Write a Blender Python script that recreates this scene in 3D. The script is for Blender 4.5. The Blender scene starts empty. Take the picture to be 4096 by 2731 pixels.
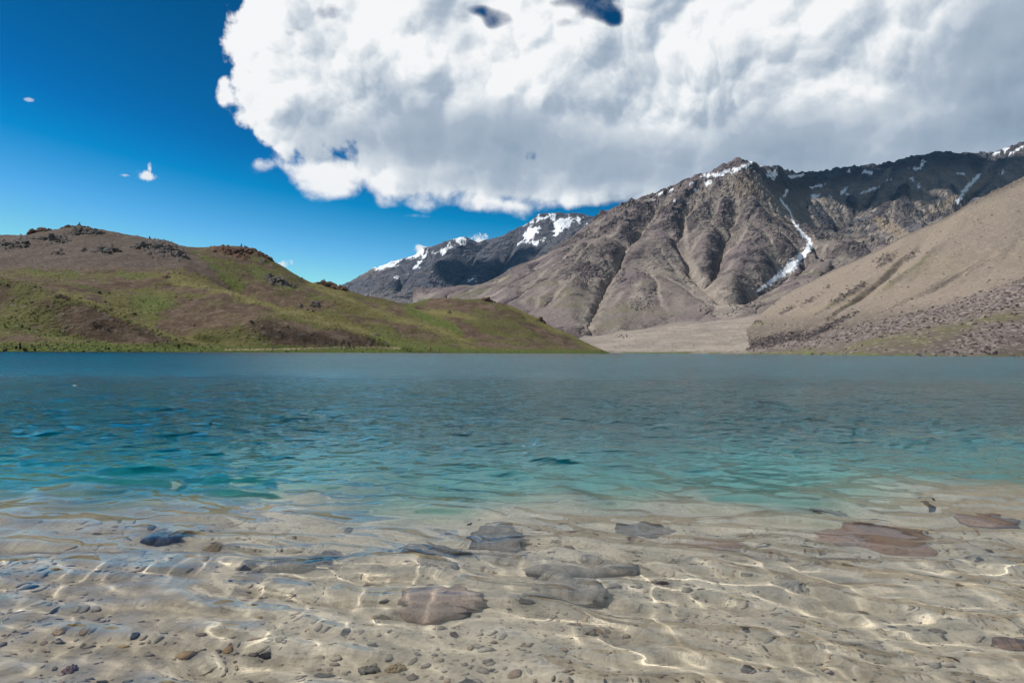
import bpy, bmesh, math, random
import numpy as np
from mathutils import Vector, Matrix

S = bpy.context.scene
COL = S.collection
R = math.radians

# ------------------------------------------------------------------ camera
FPX, CX, CY = 2731.0, 2048.0, 1365.5          # focal length and centre for a 4096 px wide frame
CAM = Vector((0.0, 0.0, 1.0))                 # a metre above the water
cam = bpy.data.objects.new('camera', bpy.data.cameras.new('camera'))
COL.objects.link(cam)
cam.data.sensor_width = 36.0
cam.data.lens = 36.0 * FPX / 4096.0
cam.data.clip_start = 0.05
cam.data.clip_end = 60000.0
CROT = Matrix.Rotation(R(90 + 0.843), 3, 'X') @ Matrix.Rotation(R(0.452), 3, 'Z')
cam.matrix_world = Matrix.Translation(CAM) @ CROT.to_4x4()
S.camera = cam
CR = np.array(CROT)

def ray(px, py):
    """direction of a sight line (y component 1)"""
    d = CR @ np.array([(px - CX) / FPX, -(py - CY) / FPX, -1.0])
    return d / d[1]

def at(px, py, Y):
    d = ray(px, py)
    return (d[0] * Y, Y, CAM.z + d[2] * Y)

def project(co):
    v = (co - np.array(CAM)) @ CR
    d = np.maximum(-v[..., 2], 1e-6)
    return CX + FPX * v[..., 0] / d, CY - FPX * v[..., 1] / d

# ------------------------------------------------------------------ sun, exposure
SUN_AZ, SUN_EL = R(-80), R(51)
sun_dir = Vector((math.sin(SUN_AZ) * math.cos(SUN_EL), math.cos(SUN_AZ) * math.cos(SUN_EL), math.sin(SUN_EL)))
sl = bpy.data.lights.new('sun', 'SUN')
sl.energy = 5.0
sl.angle = R(0.5)
sl.color = (1.0, 0.95, 0.88)
sl.cycles.is_caustics_light = True
sun = bpy.data.objects.new('sun', sl)
COL.objects.link(sun)
sun.rotation_euler = sun_dir.to_track_quat('Z', 'Y').to_euler()
S.view_settings.view_transform = 'Standard'
S.view_settings.look = 'None'
S.view_settings.gamma = 1.0
S.view_settings.use_curve_mapping = False
S.view_settings.exposure = 0.0
S.cycles.use_denoising = True
S.cycles.max_bounces = 8
S.cycles.diffuse_bounces = 2
S.cycles.transparent_max_bounces = 8
S.cycles.sample_clamp_indirect = 20.0
S.cycles.sample_clamp_direct = 1.6
S.cycles.blur_glossy = 1.0

# ------------------------------------------------------------------ node helper
class NT:
    def __init__(s, tree):
        s.t = tree; s.n = tree.nodes; s.l = tree.links
    def new(s, typ, **kw):
        n = s.n.new(typ)
        for k, v in kw.items():
            setattr(n, k, v)
        return n
    def put(s, sock, v):
        if v is None: return
        if isinstance(v, bpy.types.NodeSocket): s.l.new(v, sock)
        elif isinstance(v, (tuple, list)) and len(v) == 3 and sock.type == 'RGBA': sock.default_value = (*v, 1.0)
        else: sock.default_value = v
    def m(s, op, a, b=None, c=None, clamp=False):
        n = s.new('ShaderNodeMath', operation=op, use_clamp=clamp)
        for i, v in enumerate((a, b, c)): s.put(n.inputs[i], v)
        return n.outputs[0]
    def add(s, *a):
        r = a[0]
        for b in a[1:]: r = s.m('ADD', r, b)
        return r
    def mul(s, *a):
        r = a[0]
        for b in a[1:]: r = s.m('MULTIPLY', r, b)
        return r
    def sub(s, a, b): return s.m('SUBTRACT', a, b)
    def v(s, op, a, b=None, scale=None):
        n = s.new('ShaderNodeVectorMath', operation=op)
        s.put(n.inputs[0], a); s.put(n.inputs[1], b)
        if scale is not None: s.put(n.inputs['Scale'], scale)
        return n.outputs[0]
    def noise(s, vec, scale, detail=4.0, rough=0.5, dist=0.0, lac=2.0, color=False):
        n = s.new('ShaderNodeTexNoise')
        s.put(n.inputs['Vector'], vec); s.put(n.inputs['Scale'], scale); s.put(n.inputs['Detail'], detail)
        s.put(n.inputs['Roughness'], rough); s.put(n.inputs['Distortion'], dist); s.put(n.inputs['Lacunarity'], lac)
        return n.outputs['Color' if color else 0]
    def ss(s, x, a, b, lo=0.0, hi=1.0):
        n = s.new('ShaderNodeMapRange', interpolation_type='SMOOTHSTEP')
        s.put(n.inputs[0], x); s.put(n.inputs[1], a); s.put(n.inputs[2], b); s.put(n.inputs[3], lo); s.put(n.inputs[4], hi)
        return n.outputs[0]
    def mix(s, f, a, b, blend='MIX'):
        n = s.new('ShaderNodeMix', data_type='RGBA', blend_type=blend)
        s.put(n.inputs[0], f); s.put(n.inputs[6], a); s.put(n.inputs[7], b)
        return n.outputs[2]
    def ramp(s, f, stops):
        n = s.new('ShaderNodeValToRGB')
        e = n.color_ramp.elements
        while len(e) < len(stops): e.new(0.5)
        for el, (p, c) in zip(e, stops):
            el.position = p; el.color = (*c, 1.0) if len(c) == 3 else c
        s.put(n.inputs[0], f)
        return n.outputs[0]
    def attr(s, name):
        return s.new('ShaderNodeAttribute', attribute_name=name).outputs['Fac']

# ------------------------------------------------------------------ world: clear high-altitude sky with cumulus
# the big cumulus, given by where its lobes, gaps and grey undersides stand in the sky
CLOUD_BODY = [(1400, 340, 545, 275), (1700, 60, 560, 280), (1880, 90, 620, 300), (1800, 500, 760, 250), (1600, 640, 520, 150), (1340, 590, 220, 110), (2060, 795, 450, 85), (1760, 800, 190, 36),
              (2700, 330, 900, 520), (4100, 250, 1500, 640), (3000, -900, 2200, 800), (2400, 640, 950, 220), (3300, 700, 900, 260)]
CLOUD_HOLES = [(1915, 58, 60, 24, 0.05), (1985, 84, 60, 26, 0.05), (1945, 112, 36, 22, 0.05), (2345, 8, 130, 26, 0.070), (2405, 82, 70, 30, 0.062), (2340, 60, 46, 30, 0.05), (2440, 112, 40, 26, 0.05), (2253, 112, 44, 26, 0.055), (1330, 40, 60, 34, 0.03), (1200, 60, 50, 60, 0.02)]
CLOUD_GREY = [(1900, 560, 620, 110, 0.50), (1500, 560, 420, 60, 0.16), (1560, 310, 180, 110, 0.18), (2500, 700, 900, 120, 0.40), (3300, 620, 700, 170, 0.36),
              (3250, 190, 260, 130, 0.20), (4000, 330, 500, 420, 0.34), (1850, 720, 420, 60, 0.18), (2900, 560, 600, 120, 0.12), (3700, 700, 900, 200, 0.16),
              (1950, 420, 260, 120, 0.18), (4700, 200, 700, 900, 0.4), (1300, 690, 260, 45, -0.30), (2050, 810, 360, 45, -0.20), (2900, 380, 420, 110, -0.10), (4000, 700, 300, 90, -0.16)]
CLOUD_SMALL = [(578, 700, 62, 24, 0.95, 1.0), (600, 668, 12, 32, 0.8, 1.0), (118, 400, 26, 10, 0.5, 1.0), (1700, 1003, 60, 30, 0.97, 0.7), (1925, 955, 46, 26, 0.98, 0.7),
               (1148, 1055, 34, 22, 0.8, 1.0), (1675, 864, 75, 10, 0.35, 2.4), (500, 700, 30, 8, 0.45, 1.0)]

def build_world():
    w = bpy.data.worlds.new('World')
    S.world = w
    w.use_nodes = True
    w.cycles.sampling_method = 'NONE'       # a smooth, wide sky: plain path sampling is quicker
    t = NT(w.node_tree)
    bg = w.node_tree.nodes['Background']
    sky = t.new('ShaderNodeTexSky', sky_type='NISHITA', sun_disc=False)
    sky.sun_elevation = SUN_EL; sky.sun_rotation = SUN_AZ
    sky.altitude = 4300.0; sky.air_density = 1.0; sky.dust_density = 0.1; sky.ozone_density = 3.0
    # the deep, contrasty blue of thin air: a linear grade of the physical sky, the same for the whole dome
    rs = t.new('ShaderNodeSeparateXYZ'); t.put(rs.inputs[0], t.v('SCALE', sky.outputs[0], None, 0.1))
    cs = t.new('ShaderNodeCombineXYZ')
    t.put(cs.inputs[0], t.m('MINIMUM', t.m('MAXIMUM', t.m('MULTIPLY_ADD', rs.outputs[0], 27.7, -4.15), 0.0), 7.5))
    for i, lin, off_, base_, top_ in ((1, 31.0, -5.75, 27.0, 8.0), (2, 28.0, -8.3, 20.0, 8.6)):
        v_ = t.m('SMOOTH_MAX', t.m('MULTIPLY_ADD', rs.outputs[i], lin, off_), t.mul(t.m('POWER', rs.outputs[i], 2.0), base_), 0.4)
        t.put(cs.inputs[i], t.m('SMOOTH_MIN', v_, top_, 0.6))
    skycol = cs.outputs[0]
    D = t.new('ShaderNodeTexCoord').outputs['Generated']
    D = t.v('NORMALIZE', D)
    sep = t.new('ShaderNodeSeparateXYZ'); t.put(sep.inputs[0], D)
    A = t.m('ARCTAN2', sep.outputs[0], sep.outputs[1])
    E = t.m('ARCSINE', sep.outputs[2])
    def ae(px, py):
        d = ray(px, py); d = d / np.linalg.norm(d)
        return math.atan2(d[0], d[1]), math.asin(d[2])
    # domain warp
    wcol = t.noise(D, 6.0, 1.0, 0.5, color=True)
    wv = t.v('SCALE', t.v('SUBTRACT', wcol, (0.5, 0.5, 0.5)), None, 0.06)
    Dw = t.v('ADD', D, wv)
    sw = t.new('ShaderNodeSeparateXYZ'); t.put(sw.inputs[0], wv)
    cw = t.new('ShaderNodeCombineXYZ'); t.put(cw.inputs[0], t.add(A, sw.outputs[0])); t.put(cw.inputs[1], t.add(E, sw.outputs[2]))
    P = cw.outputs[0]
    c0 = t.new('ShaderNodeCombineXYZ'); t.put(c0.inputs[0], A); t.put(c0.inputs[1], E)
    P0 = c0.outputs[0]
    def mad(vec, px, py, rx, ry):
        a, e = ae(px, py)
        ra = rx / FPX * math.cos(a) ** 2; re = ry / FPX * math.cos(a)
        n = t.new('ShaderNodeVectorMath', operation='MULTIPLY_ADD')
        t.put(n.inputs[0], vec); n.inputs[1].default_value = (1 / ra, 1 / re, 0); n.inputs[2].default_value = (-a / ra, -e / re, 0)
        return n.outputs[0], min(ra, re)
    def ell(px, py, rx, ry):
        q, k = mad(P, px, py, rx, ry)
        ln = t.new('ShaderNodeVectorMath', operation='LENGTH'); t.put(ln.inputs[0], q)
        return t.m('MULTIPLY_ADD', ln.outputs['Value'], -k, k)
    def gsum(items, acc=0.0):
        for px, py, rx, ry, amp in items:
            q, k = mad(P, px, py, rx, ry)
            dt = t.new('ShaderNodeVectorMath', operation='DOT_PRODUCT'); t.put(dt.inputs[0], q); t.put(dt.inputs[1], q)
            g = t.m('POWER', 0.3679, dt.outputs['Value'])
            acc = t.m('MULTIPLY_ADD', g, amp, acc)
        return acc
    body = ell(*CLOUD_BODY[0])
    for c in CLOUD_BODY[1:]: body = t.m('SMOOTH_MAX', body, ell(*c), 0.02)
    holes = t.mul(gsum(CLOUD_HOLES), 1.35)
    body = t.sub(body, t.add(holes, gsum([(730, 420, 130, 190, 0.06)])))
    # elsewhere round the horizon: scattered fair-weather cumulus
    back = t.mul(t.sub(t.noise(D, 2.6, 0.0, 0.5), 0.60), 0.7)
    back = t.sub(back, t.ss(sep.outputs[1], -0.15, 0.25, 0.0, 0.6))
    back = t.sub(back, t.ss(E, 0.35, 0.1, 0.0, 0.12))
    body = t.m('MAXIMUM', body, back)
    off = Vector((-0.62, 0.0, 0.78))
    wf = t.noise(D, 30.0, 2.0, 0.55, color=True)
    Dv = t.v('ADD', Dw, t.v('SCALE', t.v('SUBTRACT', wf, (0.5, 0.5, 0.5)), None, 0.030))
    def dome(vec, sc):
        n = t.new('ShaderNodeTexVoronoi'); n.inputs['Scale'].default_value = sc; t.put(n.inputs['Vector'], vec)
        return n.outputs['Distance']
    v1, v1o = dome(Dv, 9.0), dome(t.v('ADD', Dv, tuple(off * 0.030)), 9.0)
    v2, v2o = dome(Dv, 23.0), dome(t.v('ADD', Dv, tuple(off * 0.012)), 23.0)
    lump, lump2 = t.noise(Dw, 6.0, 1.0, 0.5), t.noise(t.v('ADD', Dw, tuple(off * 0.040)), 6.0, 1.0, 0.5)
    fine, fine2 = t.noise(Dw, 17.0, 5.0, 0.60), t.noise(t.v('ADD', Dw, tuple(off * 0.012)), 17.0, 4.0, 0.60)
    disp = t.m('MULTIPLY_ADD', t.sub(fine, 0.5), 0.10, 0.012)
    disp = t.m('MULTIPLY_ADD', t.sub(0.42, v1), 0.10, disp)
    disp = t.m('MULTIPLY_ADD', t.sub(0.42, v2), 0.045, disp)
    disp = t.m('MULTIPLY_ADD', t.sub(lump, 0.5), 0.10, disp)
    # flatter, smoother undersides
    low = t.ss(E, ae(2000, 560)[1], ae(2000, 760)[1], 1.0, 0.35)
    dens = t.m('MULTIPLY_ADD', disp, t.m('MULTIPLY_ADD', holes, 18.0, low), body)
    alpha = t.ss(dens, t.mul(holes, -0.6), t.m('MULTIPLY_ADD', holes, 1.6, 0.016))
    # small separate clouds
    pn = t.mul(t.sub(t.noise(D, 62.0, 4.0, 0.6, 0.3), 0.52), 4.2)
    small = None
    for px, py, rx, ry, amp, soft in CLOUD_SMALL:
        q, k = mad(P0, px, py, rx, ry)
        dt = t.new('ShaderNodeVectorMath', operation='DOT_PRODUCT'); t.put(dt.inputs[0], q); t.put(dt.inputs[1], q)
        f = t.mul(t.ss(t.sub(t.add(pn, 1.0), dt.outputs['Value']), 0.1, 0.1 + soft), amp)
        small = f if small is None else t.m('MAXIMUM', small, f)
    # light and shade of the cloud: brighter on the sun side of each billow, grey under the thick middle
    relief = t.mul(t.sub(lump, lump2), 1.1)
    relief = t.m('MULTIPLY_ADD', t.sub(fine, fine2), 1.1, relief)
    relief = t.m('MULTIPLY_ADD', t.sub(v1o, v1), 1.0, relief)
    relief = t.m('MULTIPLY_ADD', t.sub(v2o, v2), 0.75, relief)
    grey = gsum(CLOUD_GREY, 0.015)
    soft = t.m('MULTIPLY_ADD', t.sub(lump, 0.5), 1.5, 0.95)
    thick = t.ss(dens, 0.0, 0.16, -0.06, 0.19)
    calm = t.ss(grey, 0.12, 0.40, 1.0, 0.38)
    shade = t.m('SUBTRACT', t.m('MULTIPLY_ADD', grey, soft, thick), t.mul(relief, calm), clamp=True)
    ccol = t.ramp(shade, [(0.0, (0.96, 0.96, 0.96)), (0.12, (0.83, 0.86, 0.88)), (0.30, (0.62, 0.675, 0.73)), (0.5, (0.42, 0.49, 0.58)), (0.75, (0.32, 0.40, 0.49)), (1.0, (0.25, 0.32, 0.40))])
    K = 10.0          # undo the background strength: cloud values above are display radiance
    ccol = t.v('SCALE', ccol, None, K)
    res = t.mix(alpha, skycol, ccol)
    res = t.mix(small, res, (0.90 * K, 0.91 * K, 0.92 * K))
    t.put(bg.inputs['Color'], res)
    bg.inputs['Strength'].default_value = 0.1
build_world()

# ------------------------------------------------------------------ numpy noise
_rng = np.random.default_rng(7)
_perm = np.concatenate([_rng.permutation(512)] * 3)
_ga = _rng.uniform(0, 2 * np.pi, 512)
_gx, _gy = np.cos(_ga), np.sin(_ga)

def perlin(x, y, seed=0):
    x = x + seed * 17.31; y = y - seed * 9.73
    xi = np.floor(x).astype(np.int64); yi = np.floor(y).astype(np.int64)
    fx = x - xi; fy = y - yi
    u = fx * fx * fx * (fx * (fx * 6 - 15) + 10); v = fy * fy * fy * (fy * (fy * 6 - 15) + 10)
    def g(ix, iy, dx, dy):
        h = _perm[_perm[ix & 511] + (iy & 511)]
        return _gx[h] * dx + _gy[h] * dy
    n00 = g(xi, yi, fx, fy); n10 = g(xi + 1, yi, fx - 1, fy)
    n01 = g(xi, yi + 1, fx, fy - 1); n11 = g(xi + 1, yi + 1, fx - 1, fy - 1)
    a = n00 + u * (n10 - n00); b = n01 + u * (n11 - n01)
    return 1.5 * (a + v * (b - a))

def fbm(x, y, octs=5, gain=0.5, seed=0, ridged=False):
    s = np.zeros_like(x); a = 1.0; f = 1.0; w = np.ones_like(x)
    for i in range(octs):
        n = perlin(x * f, y * f, seed + i * 3)
        if ridged:
            n = (1 - np.abs(n)) ** 2
            s += a * w * (n - 0.5); w = np.clip(n * 1.6, 0, 1)
        else:
            s += a * n
        a *= gain; f *= 2.03
    return s

def sstep(a, b, x):
    t = np.clip((x - a) / (b - a), 0, 1)
    return t * t * (3 - 2 * t)

# ------------------------------------------------------------------ terrain from ridge and valley lines
def resample(a, n, m):
    """bilinear resize"""
    h, w = a.shape
    r = np.linspace(0, h - 1, n); c = np.linspace(0, w - 1, m)
    r0 = np.clip(r.astype(int), 0, h - 2); c0 = np.clip(c.astype(int), 0, w - 2)
    fr = (r - r0)[:, None]; fc = (c - c0)[None]
    return ((a[r0][:, c0] * (1 - fc) + a[r0][:, c0 + 1] * fc) * (1 - fr) + (a[r0 + 1][:, c0] * (1 - fc) + a[r0 + 1][:, c0 + 1] * fc) * fr)

def diffuse(lines, u0, u1, v0, v1, nv, nu, asp):
    """heights that pass through the lines (u, v, z) and relax between them; asp = row step / column step"""
    z = None
    for lev in (32, 16, 8, 4, 2, 1):
        n = max(6, nv // lev); m = max(6, nu // lev)
        acc = np.zeros((n, m)); cnt = np.zeros((n, m))
        for L in lines:
            L = np.asarray(L, float)
            for a, b in zip(L[:-1], L[1:]):
                k = int(max(abs(b[0] - a[0]) / (u1 - u0) * m, abs(b[1] - a[1]) / (v1 - v0) * n) * 2) + 2
                t = np.linspace(0, 1, k)[:, None]
                p = a + (b - a) * t
                c = np.round((p[:, 0] - u0) / (u1 - u0) * (m - 1)).astype(int); r = np.round((p[:, 1] - v0) / (v1 - v0) * (n - 1)).astype(int)
                ok = (c >= 0) & (c < m) & (r >= 0) & (r < n)
                np.add.at(acc, (r[ok], c[ok]), p[ok, 2]); np.add.at(cnt, (r[ok], c[ok]), 1)
        fix = cnt > 0
        val = np.where(fix, acc / np.maximum(cnt, 1), 0)
        z = np.full((n, m), val[fix].mean()) if z is None else resample(z, n, m)
        wr = 1 / (asp * asp); wn = 2 * wr + 2
        for it in range(300 if lev >= 16 else (160 if lev >= 4 else 60)):
            z[fix] = val[fix]
            p = np.pad(z, 1, mode='edge')
            zn = (wr * (p[:-2, 1:-1] + p[2:, 1:-1]) + p[1:-1, :-2] + p[1:-1, 2:]) / wn
            z = zn
        if lev >= 4: z[fix] = val[fix]
    return z

def erode(z, cell, asp, iters, k, talus=0.9, keep=None):
    """running water cuts gullies (stream power), loose slopes slump to the talus angle"""
    n, m = z.shape
    A = np.ones_like(z)
    nb = [(-1, 0, asp), (1, 0, asp), (0, -1, 1.0), (0, 1, 1.0), (-1, -1, math.hypot(asp, 1)), (-1, 1, math.hypot(asp, 1)), (1, -1, math.hypot(asp, 1)), (1, 1, math.hypot(asp, 1))]
    def sh(a, dr, dc):
        p = np.pad(a, 1, mode='edge'); return p[1 + dr:1 + dr + n, 1 + dc:1 + dc + m]
    z0 = z.copy()
    for it in range(iters):
        S_ = [np.maximum((z - sh(z, dr, dc)) / (cell * d), 0) for dr, dc, d in nb]
        tot = sum(s ** 2 for s in S_) + 1e-9
        W = [s ** 2 / tot for s in S_]
        for _ in range(4):
            An = np.ones_like(z)
            for (dr, dc, d), w in zip(nb, W):
                An += sh(A * w, -dr, -dc)
            A = An
        smax = np.maximum.reduce(S_)
        dz = k * cell * np.sqrt(np.minimum(A, 4000)) * np.minimum(smax, 1.5)
        dz = np.minimum(dz, 0.5 * smax * cell)
        if keep is not None: dz = dz * keep
        z = z - dz
        lap = sum(sh(z, dr, dc) for dr, dc, d in nb[:4]) / 4 - z
        over = sstep(talus * 0.8, talus * 1.2, smax)
        z = z + lap * (0.06 + 0.35 * over) * (1 if keep is None else keep)
    return z, A

def L3(pts):
    """line of (px, py, depth) or ('z', px, depth, height) to (u, ln depth, z)"""
    out = []
    for p in pts:
        if p[0] == 'z':
            x = at(p[1], 1405, p[2]); out.append((x[0] / p[2], math.log(p[2]), p[3]))
        else:
            x = at(*p); out.append((x[0] / x[1], math.log(x[1]), x[2]))
    return out

def sheet_mesh(name, X, Y, Z, keepfaces=None):
    n, m = Z.shape
    co = np.stack([X, Y, Z], -1).reshape(-1, 3)
    i = np.arange(n * m).reshape(n, m)
    f = np.stack([i[:-1, :-1], i[:-1, 1:], i[1:, 1:], i[1:, :-1]], -1).reshape(-1, 4)
    remap = None
    if keepfaces is not None:
        f = f[keepfaces.ravel()]
        used = np.zeros(n * m, bool); used[f.ravel()] = True
        remap = used
        idx = np.cumsum(used) - 1
        f = idx[f]; co = co[used]
    me = bpy.data.meshes.new(name)
    me.vertices.add(len(co)); me.vertices.foreach_set('co', co.astype(np.float32).ravel())
    me.loops.add(f.size); me.loops.foreach_set('vertex_index', f.ravel().astype(np.int32))
    me.polygons.add(len(f)); me.polygons.foreach_set('loop_start', np.arange(0, f.size, 4, dtype=np.int32))
    me.update(calc_edges=True)
    me.polygons.foreach_set('use_smooth', np.ones(len(f), bool))
    return me, remap

def add_attr(me, name, arr, used=None):
    a = me.attributes.new(name, 'FLOAT', 'POINT')
    arr = np.asarray(arr, np.float32).ravel()
    if used is not None: arr = arr[used]
    a.data.foreach_set('value', arr)

def link(name, me, mat=None, parent=None, kind=None, label=None, cat=None, group=None):
    o = bpy.data.objects.new(name, me)
    COL.objects.link(o)
    if mat is not None and me is not None: me.materials.append(mat)
    if parent is not None: o.parent = parent
    if kind: o['kind'] = kind
    if label: o['label'] = label
    if cat: o['category'] = cat
    if group: o['group'] = group
    return o

class Terrain:
    """grid in (x/y, ln y): cells stay about square and get finer towards the lake"""
    def __init__(s, px0, px1, Y0, Y1, res, asp=1.5):
        s.u0, s.u1 = (px0 - CX) / FPX, (px1 - CX) / FPX
        s.v0, s.v1 = math.log(Y0), math.log(Y1)
        s.nu = int((s.u1 - s.u0) * res); s.nv = int((s.v1 - s.v0) * res / asp); s.asp = asp
        u = np.linspace(s.u0, s.u1, s.nu); v = np.linspace(s.v0, s.v1, s.nv)
        s.U, s.V = np.meshgrid(u, v)
        s.Y = np.exp(s.V); s.X = s.U * s.Y
        s.cell = s.Y * (s.u1 - s.u0) / s.nu
    def solve(s, lines, div=2):
        z = diffuse([L3(l) for l in lines], s.u0, s.u1, s.v0, s.v1, s.nv // div, s.nu // div, s.asp)
        s.Z = resample(z, s.nv, s.nu)
    def erode(s, div, iters, k, talus, keep=None):
        n, m = s.nv // div, s.nu // div
        z = resample(s.Z, n, m); c = resample(s.cell, n, m) * div
        kp = None if keep is None else resample(keep, n, m)
        z2, A = erode(z.copy(), c, s.asp, iters, k, talus, kp)
        s.Z = s.Z + resample(z2 - z, s.nv, s.nu)
        A = np.log(A)
        for _ in range(2):                          # drop single wet pits, keep the runnels
            p = np.pad(A, 1, mode='edge')
            A = np.minimum(A, (p[:-2, 1:-1] + p[2:, 1:-1] + p[1:-1, :-2] + p[1:-1, 2:] + p[:-2, :-2] + p[2:, 2:] + p[:-2, 2:] + p[2:, :-2]) / 8 + 0.35)
        s.A = resample(A, s.nv, s.nu)
    def normals(s):
        dzu = np.gradient(s.Z, axis=1) / s.cell; dzv = np.gradient(s.Z, axis=0) / (s.cell * s.asp)
        zy = dzv - dzu * s.U      # derivative along y at constant x (columns fan out)
        s.gx, s.gy = dzu, zy
        s.slope = np.sqrt(dzu ** 2 + zy ** 2)
    def visible(s, margin=6):
        """rows behind the skyline that nobody can see are dropped"""
        tanel = (s.Z - CAM.z) / s.Y
        top = np.maximum.accumulate(tanel, axis=0)
        hid = tanel < top - 0.02
        vis = ~hid
        for _ in range(margin):
            p = np.pad(vis, 1, mode='edge'); vis = vis | p[:-2, 1:-1] | p[2:, 1:-1] | p[1:-1, :-2] | p[1:-1, 2:]
        return vis[:-1, :-1] | vis[1:, 1:]
    def build(s, name, mat, attrs, trim=True, crisp=None):
        me, used = sheet_mesh(name, s.X, s.Y, s.Z, s.visible() if trim else None)
        for k, a in attrs.items(): add_attr(me, k, a, used)
        s.px, s.py = None, None
        if crisp is not None:                       # broken rock keeps its facets, scree and snow stay smooth
            q = crisp[:-1, :-1].ravel()
            if trim: q = q[s.visible().ravel()]
            me.polygons.foreach_set('use_smooth', ~q)
        o = link(name, me, mat, kind='structure')
        return o
    def proj(s):
        return project(np.stack([s.X, s.Y, s.Z], -1))
    def height(s, x, y):
        """height of the built surface at world x, y"""
        u = np.asarray(x) / np.asarray(y); v = np.log(np.asarray(y))
        c = np.clip((u - s.u0) / (s.u1 - s.u0) * (s.nu - 1), 0, s.nu - 1.001); r = np.clip((v - s.v0) / (s.v1 - s.v0) * (s.nv - 1), 0, s.nv - 1.001)
        c0 = c.astype(int); r0 = r.astype(int); fc = c - c0; fr = r - r0
        Z = s.Z
        return (Z[r0, c0] * (1 - fc) + Z[r0, c0 + 1] * fc) * (1 - fr) + (Z[r0 + 1, c0] * (1 - fc) + Z[r0 + 1, c0 + 1] * fc) * fr
    def hit(s, px, py, ymin=None, ymax=None):
        """where a sight line first meets the surface"""
        d = ray(px, py)
        ys = np.exp(np.linspace(math.log(ymin) if ymin else s.v0, math.log(ymax) if ymax else s.v1, 4000))
        zz = CAM.z + d[2] * ys
        h = s.height(d[0] * ys, ys)
        k = np.nonzero(zz < h)[0]
        i = k[0] if len(k) else int(np.argmin(zz - h))
        return Vector((d[0] * ys[i], ys[i], h[i]))

def pxdist(px, py, line):
    """distance in photo pixels of each vertex to a polyline, and position along it 0..1"""
    best = np.full(px.shape, 1e9); tt = np.zeros(px.shape)
    L = np.asarray(line, float); seg = np.hypot(*(L[1:, :2] - L[:-1, :2]).T); cum = np.concatenate([[0], np.cumsum(seg)]) / seg.sum()
    for i in range(len(L) - 1):
        a, b = L[i, :2], L[i + 1, :2]; d = b - a
        t = np.clip(((px - a[0]) * d[0] + (py - a[1]) * d[1]) / (d @ d), 0, 1)
        q = np.hypot(px - a[0] - t * d[0], py - a[1] - t * d[1])
        w = q < best
        best[w] = q[w]; tt[w] = (cum[i] + t * (cum[i + 1] - cum[i]))[w]
    return best, tt

def blob(px, py, x, y, rx, ry, ang=0.0):
    c, s_ = math.cos(R(ang)), math.sin(R(ang))
    dx, dy = px - x, py - y
    return np.exp(-(((dx * c + dy * s_) / rx) ** 2 + ((-dx * s_ + dy * c) / ry) ** 2))

# ------------------------------------------------------------------ the far snow mountain
FAR = Terrain(1180, 2600, 4600, 9800, 800, 1.6)
_far_crest = [(1180, 1235, 8000), (1300, 1180, 8000), (1390, 1128, 8000), (1440, 1095, 8000), (1500, 1060, 8000), (1560, 1040, 8000), (1620, 1020, 8000), (1680, 1002, 8000),
              (1720, 986, 8000), (1760, 968, 8000), (1800, 945, 8000), (1835, 931, 8000), (1862, 926, 8000), (1890, 945, 8000), (1920, 966, 8050), (1960, 955, 8100),
              (1990, 950, 8100), (2040, 926, 8150), (2080, 895, 8200), (2110, 866, 8200), (2150, 851, 8200), (2200, 845, 8200), (2260, 842, 8200), (2320, 839, 8200),
              (2350, 845, 8200), (2380, 864, 8200), (2440, 900, 8200), (2600, 950, 8200)]
FAR.solve([
    [('z', 1180, 4700, -40), ('z', 2600, 4700, -40)], [('z', 1180, 5400, 90), ('z', 1700, 5400, 130), ('z', 2600, 5400, 150)],
    _far_crest, [('z', 1180, 9300, 200), ('z', 2600, 9500, 300)],
    [(1862, 926, 8000), (1815, 1000, 7700), (1730, 1080, 7200), (1620, 1170, 6500), (1560, 1215, 6000)],
    [(1990, 950, 8100), (1965, 1020, 7700), (1905, 1100, 7150), (1820, 1170, 6500), (1760, 1205, 6000)],
    [(2150, 851, 8200), (2130, 930, 7850), (2095, 1010, 7400), (2030, 1100, 6800)],
    [(1560, 1040, 8000), (1535, 1105, 7500), (1490, 1175, 6800), (1440, 1220, 6200)],
    [(1400, 1122, 8000), (1395, 1160, 7600), (1370, 1210, 6900)],
    [(1790, 960, 8000), (1700, 1060, 7600), (1590, 1160, 7000), (1520, 1215, 6400)],
    [(1925, 990, 7950), (1880, 1070, 7500), (1790, 1150, 6900), (1690, 1210, 6200)],
    [(2070, 930, 8100), (2050, 1010, 7800), (1990, 1090, 7300), (1900, 1170, 6600)],
    [(1650, 1030, 7950), (1600, 1100, 7500)],
    [(2330, 940, 6100), (2200, 1012, 5950), (2050, 1092, 5750), (1900, 1160, 5500), (1800, 1205, 5350)],
    [(2320, 990, 6600), (2180, 1060, 6450), (2030, 1130, 6200), (1880, 1190, 5950)],
])
FAR.Z += fbm(FAR.X / 900, FAR.Y / 900, 4, 0.5, 3, True) * 60 * sstep(120, 500, FAR.Z)
FAR.erode(2, 45, 0.010, 1.0)
FAR.Z += fbm(FAR.X / 260, FAR.Y / 260, 5, 0.55, 9, True) * 26 * sstep(80, 400, FAR.Z)
FAR.normals()
_px, _py = FAR.proj()
_n1 = fbm(FAR.X / 210, FAR.Y / 420, 6, 0.68, 21); _n2 = fbm(FAR.X / 300, FAR.Y / 300, 5, 0.55, 4)
_snow = np.zeros_like(FAR.Z)
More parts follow.
